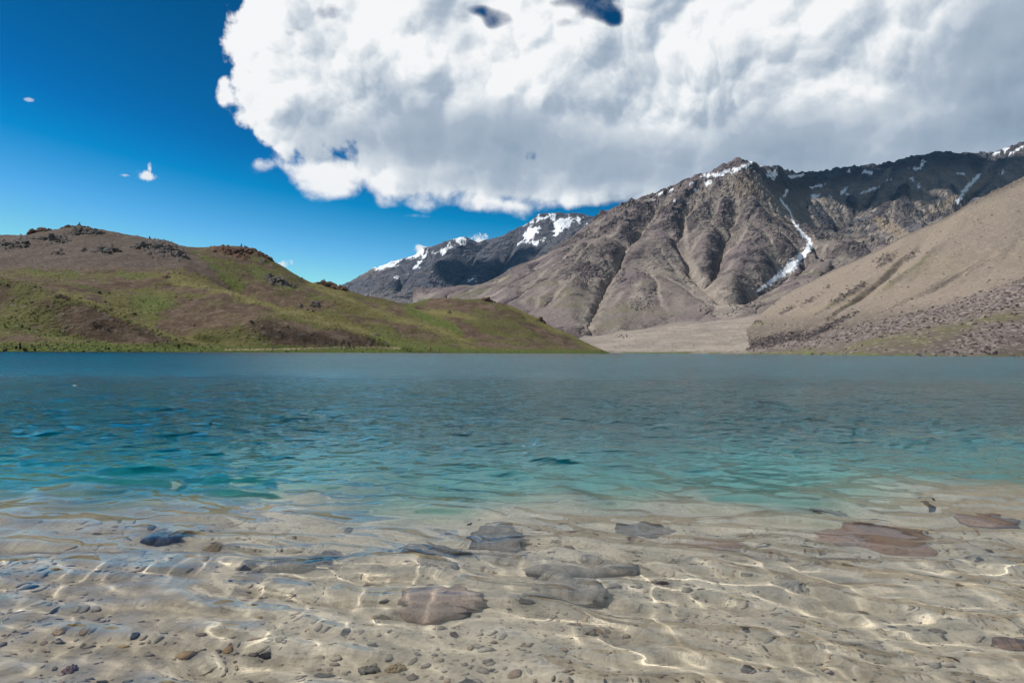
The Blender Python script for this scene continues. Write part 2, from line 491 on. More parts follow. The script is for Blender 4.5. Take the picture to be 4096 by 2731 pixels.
for x, y, rx, ry, an, amp in ((1830, 968, 95, 40, -25, 1.0), (1770, 995, 80, 26, -28, 0.9), (1640, 1022, 110, 13, -22, 1.25), (1530, 1057, 90, 13, -25, 1.2), (1460, 1090, 55, 9, -30, 0.9),
                              (2120, 905, 90, 55, -30, 0.75), (2250, 905, 80, 40, -35, 1.15), (2170, 960, 80, 16, -25, 1.25), (2330, 880, 55, 35, 0, 0.8), (2210, 870, 140, 35, 0, 0.5), (1900, 965, 30, 18, 20, 0.7)):
    _snow = np.maximum(_snow, amp * blob(_px, _py, x, y, rx, ry, an))
_snow = sstep(0.78, 0.88, _snow + 0.85 * _n1 - 0.25 * sstep(0.9, 1.5, FAR.slope))
_far_attr = dict(snow=_snow, rock=sstep(0.5, 1.0, FAR.slope + 0.35 * _n2), scree=sstep(0.1, 0.5, _n2) * sstep(1.0, 0.5, FAR.slope), grass=np.zeros_like(_snow),
                 warm=sstep(1130, 1200, _py) * 0.4 + 0.9 * blob(_px, _py, 1480, 1075, 80, 28, -25))

# ------------------------------------------------------------------ central mountain, right-hand range, middle hill and gravel fan
def _b(pts, o0, o1=None):
    o1 = o0 if o1 is None else o1; k = len(pts) - 1; o0 *= 0.34; o1 *= 0.34
    return [(x, y, 1600 + (1340 - y) / 708 * 2300 + o0 + (o1 - o0) * i / k) for i, (x, y) in enumerate(pts)]
MAS = Terrain(1650, 4330, 860, 6200, 640, 1.5)
_snow_gully = [(3030, 1165), (3060, 1143), (3120, 1102), (3170, 1062), (3212, 1020), (3236, 985), (3238, 965), (3200, 922), (3172, 885), (3162, 850), (3125, 800)]
MAS.solve([
    [('z', 1650, 880, -3), ('z', 3300, 880, -3), ('z', 4330, 880, 0)], [('z', 1650, 1000, 0.0), ('z', 2380, 1010, 0.3), ('z', 2600, 1040, 0.3), ('z', 2900, 1050, 0.3), ('z', 3100, 1040, 0.5), ('z', 4330, 1000, 20)],
    [(2330, 1400, 1150), (2450, 1400, 1150), (2600, 1396, 1150), (2800, 1385, 1150), (3000, 1375, 1150)],
    [(1650, 1385, 1500), (2150, 1385, 1560), (2360, 1362, 1650), (2450, 1348, 1650), (2600, 1310, 1700), (2720, 1277, 1750), (2830, 1245, 1850), (2930, 1215, 1930)],
    [(1650, 1225, 2350), (1780, 1197, 2500), (1880, 1170, 2600), (2000, 1112, 2800), (2100, 1061, 2950), (2200, 1001, 3150), (2300, 930, 3400), (2370, 868, 3600), (2400, 852, 3630),
     (2430, 842, 3650), (2462, 836, 3650), (2520, 815, 3680), (2600, 785, 3700), (2700, 750, 3750), (2770, 715, 3800), (2830, 690, 3820), (2900, 655, 3850), (2940, 641, 3880), (3000, 640, 3900), (3035, 632, 3900)],
    [(3035, 632, 3900), (3080, 650, 4100), (3150, 661, 4500), (3200, 668, 4700), (3300, 662, 4900), (3400, 655, 5000), (3440, 650, 5000), (3500, 640, 5000), (3620, 615, 5000), (3700, 606, 5000),
     (3830, 597, 5000), (3930, 602, 5000), (3980, 586, 5000), (4096, 551, 5000), (4330, 470, 5000)],
    [('z', 1650, 3300, 60), ('z', 2300, 4200, 420), ('z', 2850, 4500, 800)], [('z', 1650, 5900, 60), ('z', 3000, 5900, 300), ('z', 3300, 5700, 800), ('z', 4330, 5900, 1100)],
    _b([(3000, 645), (2966, 711), (2930, 770), (2893, 825), (2867, 902), (2825, 970), (2800, 1040)], -120, -170),
    _b([(2770, 717), (2705, 800), (2650, 880), (2612, 960), (2622, 1060), (2655, 1150), (2680, 1230), (2690, 1275)], -80, -130),
    _b([(2765, 765), (2735, 850), (2743, 927), (2749, 1016), (2790, 1111), (2835, 1156), (2905, 1207)], 160, 60),
    _b([(2600, 787), (2525, 870), (2445, 940), (2382, 1020), (2325, 1110), (2285, 1200), (2300, 1300)], -80, -160),
    _b([(2655, 800), (2565, 880), (2500, 980), (2472, 1060), (2405, 1180), (2350, 1290), (2330, 1345)], 150, 40),
    _b([(2575, 950), (2535, 1060), (2510, 1160), (2495, 1260), (2480, 1320)], -60, -120),
    _b([(2455, 870), (2350, 960), (2270, 1040), (2190, 1140), (2130, 1240)], 110, 60),
    _b([(2985, 705), (3007, 787), (3045, 876), (3095, 920), (3150, 955), (3195, 985)], -100, -60),
    _b([(3045, 878), (3000, 960), (2955, 1050), (2935, 1110), (2955, 1165)], -120, -120),
    _b([(2950, 830), (2905, 930), (2872, 1010), (2860, 1090), (2882, 1150)], 120, 60),
    _b([(3085, 960), (3065, 1050), (3035, 1115)], 70, 60),
    [(x, y, Y) for (x, y), Y in zip(_snow_gully, (2420, 2480, 2600, 2750, 2850, 2960, 3020, 3250, 3500, 3700, 4000))],
    [(3440, 650, 5000), (3405, 760, 4620), (3340, 850, 4250), (3290, 930, 3850), (3262, 965, 3500)],
    [(3700, 606, 5000), (3650, 700, 4650), (3565, 780, 4350), (3490, 870, 4000), (3440, 930, 3700)],
    [(3930, 602, 5000), (3860, 720, 4550), (3770, 800, 4250), (3700, 880, 3950)],
    [(4096, 551, 5000), (4080, 690, 4600), (4000, 780, 4300)],
    [(3300, 680, 4950), (3235, 790, 4500), (3180, 845, 4050)],
    [(3570, 660, 4950), (3460, 790, 4500), (3380, 880, 4200), (3330, 960, 3800)],
    [(3970, 640, 4950), (3900, 740, 4600), (3830, 820, 4250), (3760, 890, 4000)],
    [(3395, 952, 3000), (3320, 1000, 2900), (3236, 1056, 2780), (3147, 1096, 2640), (3060, 1158, 2420), (2980, 1205, 2180), (2905, 1238, 2020)],
    [(3395, 952, 3000), (3480, 985, 3050), (3600, 1000, 3100)],
    [(2840, 1290, 1700), (2960, 1262, 1760), (3100, 1235, 1850), (3300, 1180, 2000)],
    [('z', 3300, 1500, 95), ('z', 4330, 1500, 150)], [('z', 3700, 2400, 200), ('z', 4330, 2600, 300)],
])
MAS.Z += fbm(MAS.X / 420, MAS.Y / 420, 4, 0.5, 13, True) * 30 * sstep(60, 350, MAS.Z)
_keep = np.clip(sstep(25, 130, MAS.Z), 0.05, 1)
MAS.erode(2, 50, 0.011, 0.85, _keep)
_rough = sstep(60, 300, MAS.Z)
_steep0 = fbm(MAS.X / 350, MAS.Y / 350, 3, 0.5, 31)
MAS.Z += fbm(MAS.X / 120, MAS.Y / 120, 5, 0.55, 17, True) * (5 + 13 * sstep(350, 800, MAS.Z) + 8 * sstep(0.1, 0.5, _steep0)) * _rough
MAS.Z += fbm(MAS.X / 52, MAS.Y / 52, 4, 0.6, 18, True) * (2.0 + 6.0 * sstep(300, 700, MAS.Z) + 4.0 * sstep(0.0, 0.4, _steep0)) * _rough
MAS.Z += fbm(MAS.X / 40, MAS.Y / 40, 3, 0.5, 19) * 1.2 * sstep(10, 60, MAS.Z)
MAS.normals()
px, py = MAS.proj()
n1 = fbm(px / 16, py / 10, 6, 0.66, 41); n2 = fbm(MAS.X / 130, MAS.Y / 130, 5, 0.55, 5); n3 = fbm(MAS.X / 600, MAS.Y / 600, 4, 0.5, 6)
snow = np.zeros_like(MAS.Z)
d, t_ = pxdist(px, py, _snow_gully)
w_ = np.interp(t_, [0, 0.15, 0.35, 0.5, 0.6, 0.75, 0.82, 1.0], [3, 10, 15, 11, 8, 6, 2, 4]) * np.clip(1 + 0.9 * n1, 0.25, 2.0)
gully_snow = sstep(1.15, 0.85, d / w_) * (MAS.Y > 2200)
far_r = MAS.Y > 3300
for x, y, rx, ry, an, amp in ((2900, 690, 70, 9, -18, 1.1), (2960, 672, 60, 9, -25, 1.0), (2840, 700, 50, 8, -10, 1.0), (3000, 652, 30, 7, -50, 1.0), (2830, 730, 14, 16, 40, 0.9), (2780, 762, 10, 8, 0, 0.9),
                              (3085, 695, 18, 22, -60, 1.0), (3100, 705, 8, 36, 35, 0.9), (3045, 655, 8, 14, 0, 1.0), (3175, 706, 38, 7, -5, 1.0), (3205, 700, 22, 7, -20, 1.0), (3265, 745, 40, 6, -8, 1.0),
                              (3262, 785, 24, 11, -12, 1.0), (3320, 785, 12, 5, 0, 1.0), (3372, 765, 10, 24, 40, 0.9), (3470, 690, 28, 8, 8, 1.0), (3395, 685, 12, 8, -30, 0.9), (3480, 760, 38, 7, -20, 1.0),
                              (3560, 720, 20, 5, -20, 0.9), (3665, 675, 30, 6, 5, 1.0), (3690, 655, 10, 20, 30, 1.0), (3650, 715, 12, 7, 0, 0.9), (3675, 745, 10, 9, 0, 0.9), (3845, 695, 22, 4, 8, 1.0),
                              (3985, 612, 18, 6, -20, 1.0), (4020, 600, 16, 14, -50, 1.0), (4070, 598, 40, 6, -30, 1.0), (4010, 692, 18, 6, -25, 1.0), (3700, 612, 22, 4, 0, 1.0), (2640, 775, 16, 5, -20, 0.9),
                              (2690, 757, 18, 5, -20, 0.9), (2760, 735, 20, 5, -20, 0.9), (2610, 800, 12, 5, 0, 0.8), (3390, 775, 20, 4, 0, 0.8), (3140, 770, 12, 22, 30, 0.75), (2700, 805, 9, 5, 0, 0.7)):
    snow = np.maximum(snow, amp * blob(px, py, x, y, rx, ry, an))
d2, t2 = pxdist(px, py, [(3830, 812), (3845, 780), (3870, 745), (3905, 715), (3915, 705)])
snow = np.maximum(snow, np.exp(-(d2 / 9) ** 2) * 1.05)
snow = np.maximum(sstep(0.55, 0.66, snow + 0.5 * n1 * sstep(0.08, 0.3, snow)) * far_r, gully_snow)
d3, t3 = pxdist(px, py, [(2735, 850), (2743, 927), (2749, 1016), (2785, 1105), (2830, 1160), (2880, 1200), (2910, 1225)])
w3 = np.interp(t3, [0, 0.3, 0.6, 0.8, 1], [6, 10, 26, 45, 60])
stream = sstep(1.3, 0.6, d3 / w3 + 0.25 * n1)
d4, t4 = pxdist(px, py, [(2500, 980), (2470, 1065), (2410, 1170), (2350, 1280)])
stream = np.maximum(stream, 0.75 * sstep(1.5, 0.5, d4 / np.interp(t4, [0, 1], [14, 45]) + 0.3 * n1))
stream = np.maximum(stream, 0.8 * sstep(0.8, 1.3, MAS.A / 2.2) * sstep(60, 200, MAS.Z))
fan = sstep(1790, 1560, MAS.Y + 60 * n3 + (2700 - px) * 0.15) * sstep(2250, 2400, px)
rockzone = sstep(0.25, 0.75, 0.9 * MAS.slope - 0.35 + 0.75 * n2 + 0.25 * sstep(1050, 700, py))
for x, y, rx, ry, amp in ((2880, 1235, 70, 26, 1.3), (2990, 1150, 40, 16, 0.8), (3010, 1215, 60, 16, 0.7), (2310, 1120, 60, 30, 0.8), (2560, 1215, 50, 30, 0.9), (2760, 1090, 40, 30, 0.7),
                          (2350, 1010, 60, 40, 0.8), (2460, 1090, 50, 40, 0.6), (3150, 900, 60, 60, 0.9), (3300, 900, 90, 60, 0.8), (3640, 830, 120, 50, 0.9), (2480, 1345, 40, 8, 0.8), (2650, 820, 60, 50, 0.6), (2870, 760, 60, 60, 0.6)):
    _bb = amp * blob(px, py, x, y, rx, ry)
    rockzone = np.maximum(rockzone, sstep(0.35, 0.75, _bb + 0.4 * n1 * sstep(0.08, 0.4, _bb)))
def patch(b_, a0=0.4, a1=0.7, k=0.35):
    return sstep(a0, a1, b_ + k * n1 * sstep(0.08, 0.4, b_))
tan_ = patch(1.2 * blob(px, py, 3560, 910, 90, 26, 28)) + patch(1.2 * blob(px, py, 3830, 790, 160, 14, -28)) + 0.7 * patch(blob(px, py, 2990, 740, 70, 60), 0.4, 0.8)
slate = sstep(3000, 3060, px + 60 * n1 - (py - 640) * 0.25) * sstep(3150, 3450, MAS.Y)
grassy = sstep(0.15, 0.6, n3 + 0.5 * sstep(1000, 1250, py) - 0.2) * sstep(0.75, 0.4, MAS.slope) * (1 - slate)
_mas_attr = dict(snow=snow, rock=np.clip(rockzone, 0, 1), scree=np.clip(np.maximum(stream, fan), 0, 1), grass=grassy * (1 - fan * 0.8), warm=np.clip(tan_, 0, 1), slate=slate, fan=fan,
                 shoregrass=sstep(1075, 1052, MAS.Y + 10 * n2))

# ------------------------------------------------------------------ right-hand scree hill
SCR = Terrain(2880, 4330, 470, 2500, 620, 1.6)
SCR.solve([
    [('z', 2880, 1000, -6), ('z', 2960, 1010, -3), ('z', 3050, 880, -3), ('z', 3200, 720, -3), ('z', 3350, 590, -3), ('z', 3500, 530, -3), ('z', 3800, 525, -3), ('z', 4330, 540, -3)],
    [('z', 2980, 1065, 0), ('z', 3060, 940, 0), ('z', 3200, 780, 0), ('z', 3350, 640, 0), ('z', 3500, 575, 0), ('z', 3800, 570, 0), ('z', 4096, 582, 0), ('z', 4330, 600, 0)],
    [('z', 2880, 1100, -4), ('z', 2880, 2400, -20)],
    [(2988, 1397, 1110), (2978, 1360, 1200), (2986, 1312, 1300), (3012, 1262, 1400), (3060, 1212, 1500), (3120, 1172, 1580)],
    [('z', 2935, 1110, -6), ('z', 2925, 1300, 5), ('z', 2960, 1450, 20), ('z', 3020, 1600, 40), ('z', 3080, 1720, 50)],
    [(3120, 1172, 1590), (3200, 1138, 1610), (3300, 1088, 1630), (3500, 998, 1650), (3600, 950, 1670), (3700, 900, 1690), (3800, 850, 1710), (3900, 800, 1730), (4000, 742, 1745), (4096, 690, 1760), (4330, 560, 1800)],
    [('z', 3120, 1900, 20), ('z', 3500, 2100, 100), ('z', 4330, 2300, 250)],
    [(2995, 1390, 1090), (3200, 1345, 960), (3500, 1288, 860), (3800, 1213, 830), (4096, 1115, 850), (4330, 1035, 860)],
    [(3030, 1402, 1020), (3300, 1376, 770), (3600, 1328, 710), (3900, 1268, 700), (4096, 1214, 705), (4330, 1150, 710)],
    [(4330, 800, 1520), (4096, 925, 1400), (3950, 1022, 1260), (3800, 1100, 1160), (3600, 1205, 1060), (3400, 1292, 990), (3250, 1345, 970)],
    [(3650, 930, 1640), (3560, 1040, 1440), (3440, 1140, 1280), (3300, 1230, 1170), (3150, 1310, 1110)],
    [(3900, 805, 1700), (3800, 930, 1500), (3680, 1040, 1320), (3560, 1130, 1210)],
    [(3760, 880, 1680), (3680, 990, 1480), (3560, 1100, 1310), (3430, 1200, 1180), (3330, 1270, 1090)],
])
SCR.erode(2, 40, 0.011, 0.75, np.clip(sstep(20, 120, SCR.Z), 0.1, 1))
SCR.Z += fbm(SCR.X / 110, SCR.Y / 110, 4, 0.5, 23) * 3.0 * sstep(6, 60, SCR.Z)
SCR.Z += fbm(SCR.X / 18, SCR.Y / 18, 4, 0.55, 25) * 0.8 * sstep(0.5, 8, SCR.Z)
sx, sy = SCR.proj()
m1 = fbm(sx / 20, sy / 10, 5, 0.6, 43); m2 = fbm(SCR.X / 60, SCR.Y / 60, 5, 0.55, 45); m3 = fbm(SCR.X / 240, SCR.Y / 240, 4, 0.5, 46)
_band_top = np.interp(sx, [2980, 3200, 3500, 3800, 4096, 4330], [1385, 1345, 1288, 1213, 1115, 1035])
_band_bot = np.interp(sx, [2980, 3300, 3600, 3900, 4096, 4330], [1403, 1376, 1328, 1268, 1214, 1150])
_tb = (sy - _band_top) / np.maximum(_band_bot - _band_top, 4)
band = sstep(-0.15, 0.15, _tb + 0.15 * m1) * sstep(1.25, 0.9, _tb + 0.15 * m1)
toe = sstep(0.35, 0.75, 1.3 * blob(sx, sy, 3090, 1362, 140, 22, -12) + 0.9 * blob(sx, sy, 3330, 1300, 140, 14, -28) + 0.3 * m1)
low2 = sstep(0.35, 0.65, 1.1 * blob(sx, sy, 4000, 1350, 330, 60, -14) + 0.3 * m2)
srock = np.zeros_like(SCR.Z)
for x, y, rx, ry, an, amp in ((3430, 1155, 40, 16, -35, 1.1), (3370, 1190, 60, 12, -30, 0.9), (3540, 1040, 60, 22, -30, 0.9), (3150, 1240, 40, 8, -30, 1.0), (3250, 1195, 60, 12, -30, 0.7), (3310, 1150, 14, 8, 0, 0.9),
                              (3640, 1030, 40, 18, -30, 0.8), (4070, 700, 60, 16, -30, 1.0), (3980, 760, 50, 8, -30, 0.9), (3030, 1290, 30, 8, -30, 0.7), (3330, 1265, 50, 9, -35, 0.6)):
    srock = np.maximum(srock, amp * blob(sx, sy, x, y, rx, ry, an))
srock = sstep(0.42, 0.7, srock + 0.42 * m1)
SCR.Z += srock * (2.0 + 5.0 * fbm(SCR.X / 25, SCR.Y / 25, 4, 0.6, 27, True)) + band * 1.2 * fbm(SCR.X / 7, SCR.Y / 7, 2, 0.6, 29) + toe * 1.2 * fbm(SCR.X / 9, SCR.Y / 9, 2, 0.6, 30)
SCR.normals()
streak = sstep(0.6, 1.3, SCR.A / 2.0) * sstep(30, 90, SCR.Z)
_scr_attr = dict(rock=srock, block=np.clip(np.maximum(band, low2 * 0.8), 0, 1), toe=toe, streak=streak, scree=sstep(0.3, 0.8, m3 + 0.4),
                 grass=np.clip(sstep(0.15, 0.55, m3 + 0.35 * m2 + 0.35 * sstep(1.15, 1.5, _tb) - 0.1) * (1 - low2) + 0.6 * blob(sx, sy, 3800, 900, 260, 22, -27), 0, 1), shoregrass=sstep(3.2, 1.0, SCR.Z + 1.0 * m2))

# ------------------------------------------------------------------ grassy hills on the left shore
HIL = Terrain(-160, 2500, 140, 1000, 560, 1.6)
HIL.solve([
    [('z', -160, 145, -3), ('z', 0, 152, -3), ('z', 715, 200, -3), ('z', 1640, 285, -3), ('z', 2250, 400, -3), ('z', 2500, 470, -4)],
    [('z', -160, 160, 0), ('z', 0, 165, 0), ('z', 400, 190, 0), ('z', 715, 220, 0), ('z', 1200, 262, 0), ('z', 1640, 303, 0), ('z', 2000, 370, 0), ('z', 2250, 430, 0), ('z', 2400, 482, 0), ('z', 2440, 520, 0)],
    [('z', 2500, 480, -4), ('z', 2490, 600, -5), ('z', 2480, 990, -8)],
    [(-160, 1391, 172), (0, 1396, 174), (400, 1396, 198), (715, 1396, 226), (1200, 1396, 270), (1640, 1400, 312), (2000, 1405, 380), (2250, 1409, 440)],
    [(-160, 1070, 232), (0, 1110, 226), (120, 1132, 224), (250, 1166, 222), (400, 1226, 225), (550, 1292, 228), (700, 1347, 232), (800, 1377, 236), (860, 1393, 240)],
    [(-160, 1300, 200), (0, 1315, 200), (200, 1345, 204), (400, 1372, 210), (560, 1386, 216)],
    [(-160, 1080, 262), (0, 1120, 262), (120, 1145, 262), (250, 1182, 262), (400, 1242, 264), (560, 1307, 264), (720, 1362, 262), (880, 1393, 258)],
    [(688, 1120, 330), (800, 1141, 326), (900, 1166, 321), (1024, 1204, 315), (1150, 1238, 310), (1300, 1286, 305), (1435, 1318, 302), (1500, 1342, 303), (1600, 1382, 306), (1655, 1403, 310)],
    [(745, 996, 430), (735, 1050, 385), (688, 1120, 330), (600, 1200, 300), (560, 1260, 282)],
    [(1000, 1268, 268), (1150, 1294, 276), (1300, 1330, 285), (1400, 1354, 290)], [(760, 1300, 262), (900, 1340, 262), (1050, 1362, 262), (1250, 1376, 276)],
    [(920, 1180, 380), (1024, 1219, 370), (1150, 1252, 360), (1300, 1300, 352), (1435, 1340, 345), (1560, 1380, 335), (1670, 1402, 325)],
    [(-160, 925, 470), (0, 944, 450), (95, 946, 450), (130, 918, 447), (200, 926, 446), (275, 900, 445), (320, 896, 445), (400, 914, 445), (500, 939, 444), (600, 953, 440), (700, 970, 435), (745, 996, 430)],
    [(0, 1060, 345), (200, 1075, 345), (400, 1080, 345), (550, 1095, 340)],
    [(745, 997, 475), (850, 983, 472), (900, 988, 467), (965, 979, 462), (1000, 988, 458), (1050, 1008, 455), (1100, 1049, 450), (1150, 1082, 448), (1200, 1112, 446), (1240, 1130, 444)],
    [(1240, 1130, 444), (1305, 1161, 432), (1400, 1194, 420), (1500, 1233, 410), (1600, 1266, 402), (1700, 1299, 394), (1800, 1336, 384), (1860, 1375, 377), (1898, 1406, 372)],
    [(1240, 1140, 500), (1297, 1128, 520), (1350, 1140, 520), (1390, 1162, 522), (1450, 1182, 530), (1520, 1201, 536), (1600, 1213, 542), (1640, 1214, 548)],
    [(1640, 1214, 560), (1700, 1194, 560), (1755, 1187, 560), (1830, 1189, 560), (1950, 1197, 555), (2000, 1209, 550), (2100, 1244, 541), (2200, 1293, 532), (2300, 1351, 523), (2390, 1398, 516), (2430, 1412, 515)],
    [(1300, 1180, 475), (1400, 1212, 470), (1500, 1252, 464), (1600, 1291, 455), (1700, 1330, 444), (1800, 1366, 430), (1885, 1399, 408)],
    [(1640, 1236, 520), (1800, 1252, 505), (1900, 1277, 490), (2000, 1322, 470), (2100, 1376, 438)],
    [('z', -160, 880, 0), ('z', 700, 900, 0), ('z', 1640, 940, 0), ('z', 2480, 960, -5)], [('z', -160, 620, 45), ('z', 900, 620, 40), ('z', 1700, 700, 20)],
])
_k = np.clip(sstep(2, 12, HIL.Z), 0.0, 1)
HIL.erode(3, 14, 0.004, 0.8, _k)
hx, hy = HIL.proj()
q1 = fbm(hx / 18, hy / 9, 5, 0.6, 51); q2 = fbm(HIL.X / 14, HIL.Y / 14, 5, 0.55, 53); q3 = fbm(HIL.X / 55, HIL.Y / 55, 4, 0.5, 55)
HIL.Z += 1.6 * fbm(HIL.X / 32, HIL.Y / 32, 3, 0.5, 57) * sstep(1.5, 14, HIL.Z) + 0.22 * fbm(HIL.X / 3.2, HIL.Y / 3.2, 3, 0.55, 58) * sstep(0.4, 4, HIL.Z)
HIL.Z = np.where(HIL.Z > -0.6, HIL.Z + 0.10 * np.abs(fbm(HIL.X / 2.0, HIL.Y / 5.0, 2, 0.5, 59)) * sstep(-0.2, 0.3, HIL.Z), HIL.Z)
crag = np.zeros_like(HIL.Z); red = np.zeros_like(HIL.Z)
for x, y, rx, ry, an, amp in ((630, 995, 90, 32, 8, 1.25), (720, 1015, 26, 22, 30, 1.1), (430, 1000, 45, 26, 0, 1.0), (330, 925, 80, 14, 10, 0.95), (240, 955, 90, 12, -20, 0.9), (90, 965, 70, 20, -10, 0.8),
                              (230, 1012, 30, 10, -20, 0.8), (335, 1002, 14, 8, 0, 0.8), (20, 985, 30, 18, 0, 0.9), (1085, 1120, 32, 24, 30, 1.2), (1130, 1130, 24, 16, 30, 1.0), (1170, 1140, 16, 10, 0, 0.9), (1050, 1040, 30, 18, 30, 0.8), (1260, 1215, 20, 18, 30, 1.0), (1200, 1222, 10, 8, 0, 0.8)):
    crag = np.maximum(crag, amp * blob(hx, hy, x, y, rx, ry, an))
for x, y, rx, ry, an, amp in ((165, 910, 45, 12, 6, 1.2), (290, 892, 45, 10, 0, 1.1), (330, 888, 35, 9, 10, 1.1), (925, 1010, 75, 16, 14, 1.3), (1010, 985, 45, 12, 25, 1.1), (1060, 1015, 40, 14, 35, 1.0),
                              (1320, 1135, 60, 10, 10, 1.2), (1370, 1155, 25, 8, 25, 1.0), (665, 1110, 18, 7, 0, 0.9), (1955, 1200, 26, 7, 10, 1.1), (2165, 1275, 20, 8, 40, 1.1), (1670, 1230, 9, 4, 0, 0.9), (1795, 1250, 12, 4, 0, 0.9)):
    red = np.maximum(red, amp * blob(hx, hy, x, y, rx, ry, an))
crag = sstep(0.45, 0.72, crag + 0.4 * q1); red = sstep(0.45, 0.72, red + 0.4 * q1)
_up = np.clip(np.maximum(crag, red), 0, 1)
HIL.Z += _up * (0.3 + 2.6 * np.maximum(fbm(HIL.X / 7, HIL.Y / 7, 4, 0.6, 61, True), 0))
HIL.Z = np.where(HIL.Z > 0.03, HIL.Z + 0.28 * sstep(6.0, 2.0, HIL.Z), HIL.Z)
HIL.normals()
scr = sstep(1090, 1060, hy + 14 * q1 + 0.02 * np.abs(hx - 350)) * sstep(800, 700, hx) + 0.8 * sstep(0.45, 0.75, blob(hx, hy, 800, 1060, 130, 40, 25) + 0.3 * q1)
dgreen = np.zeros_like(HIL.Z)
for ln, w0, a0 in (([(740, 998), (830, 1050), (915, 1125), (960, 1150)], 18, 0.9), ([(560, 1200), (650, 1215), (600, 1240)], 40, 0.9), ([(0, 1300), (200, 1345), (420, 1370)], 22, 0.5), ([(1640, 1238), (1740, 1285), (1830, 1325)], 14, 1.1),
                   ([(1020, 1080), (1150, 1140), (1260, 1190)], 18, 0.7), ([(1620, 1210), (1700, 1200)], 16, 0.8), ([(1520, 1350), (1640, 1385), (1800, 1395)], 26, 0.7), ([(560, 1100), (480, 1085), (560, 1040)], 16, 0.6), ([(130, 1080), (300, 1085)], 16, 0.5)):
    dd, _ = pxdist(hx, hy, ln); dgreen = np.maximum(dgreen, a0 * np.exp(-(dd / w0) ** 2))
brown = np.zeros_like(HIL.Z)
for x, y, rx, ry, an, amp in ((1150, 1330, 260, 42, 14, 1.1), (1450, 1360, 120, 22, 20, 0.9), (330, 1260, 160, 40, 20, 0.7), (1240, 1175, 120, 30, 25, 0.7), (800, 1260, 160, 40, 0, 0.55), (1880, 1320, 120, 20, 35, 0.9), (2230, 1360, 90, 16, 30, 0.8), (1560, 1300, 120, 22, 25, 0.7),
                              (300, 1190, 90, 14, 20, 0.6), (1750, 1210, 80, 14, 0, 0.7), (480, 1330, 120, 14, 22, 0.6), (1900, 1220, 90, 14, 10, 0.5)):
    brown = np.maximum(brown, amp * blob(hx, hy, x, y, rx, ry, an))
crestl = np.zeros_like(HIL.Z)
for ln in ([(688, 1122), (800, 1144), (1024, 1210), (1300, 1292), (1435, 1324), (1600, 1388)], [(250, 1170), (400, 1232), (550, 1298), (700, 1352), (860, 1393)], [(1240, 1133), (1400, 1198), (1600, 1270), (1800, 1340), (1890, 1400)], [(2050, 1232), (2200, 1300), (2400, 1402)], [(1640, 1236), (1800, 1254), (1900, 1280)]):
    dd, _ = pxdist(hx, hy, ln); crestl = np.maximum(crestl, np.exp(-(dd / 16) ** 2))
veg = np.clip(0.52 + 0.34 * q3 + 0.30 * q2 + 0.35 * crestl - 0.45 * brown - 0.75 * scr + 0.5 * dgreen, 0, 1)
bank = sstep(3.2, 1.4, HIL.Z + 0.7 * q2)
veg = np.clip(veg + bank, 0, 1.2)
_hil_attr = dict(rock=crag, red=red, scree=np.clip(scr, 0, 1), veg=veg, lush=np.clip(dgreen + bank, 0, 1), bank=bank, crest=crestl,
                 track=np.exp(-((pxdist(hx, hy, [(900, 1402), (1100, 1400), (1380, 1392), (1500, 1392), (1600, 1396)])[0]) / 2.4) ** 2) * (HIL.Z < 4))

# ------------------------------------------------------------------ rock, scree, snow and grass materials
def new_mat(name):
    m = bpy.data.materials.new(name); m.use_nodes = True
    t = NT(m.node_tree)
    b = m.node_tree.nodes['Principled BSDF']
    b.inputs['Roughness'].default_value = 0.95
    b.inputs['Specular IOR Level'].default_value = 0.15
    return m, t, b

def bump(t, b, h, dist, strength=1.0, prev=None):
    n = t.new('ShaderNodeBump'); n.inputs['Distance'].default_value = dist; n.inputs['Strength'].default_value = strength
    t.put(n.inputs['Height'], h)
    t.put(b.inputs['Normal'], n.outputs[0])

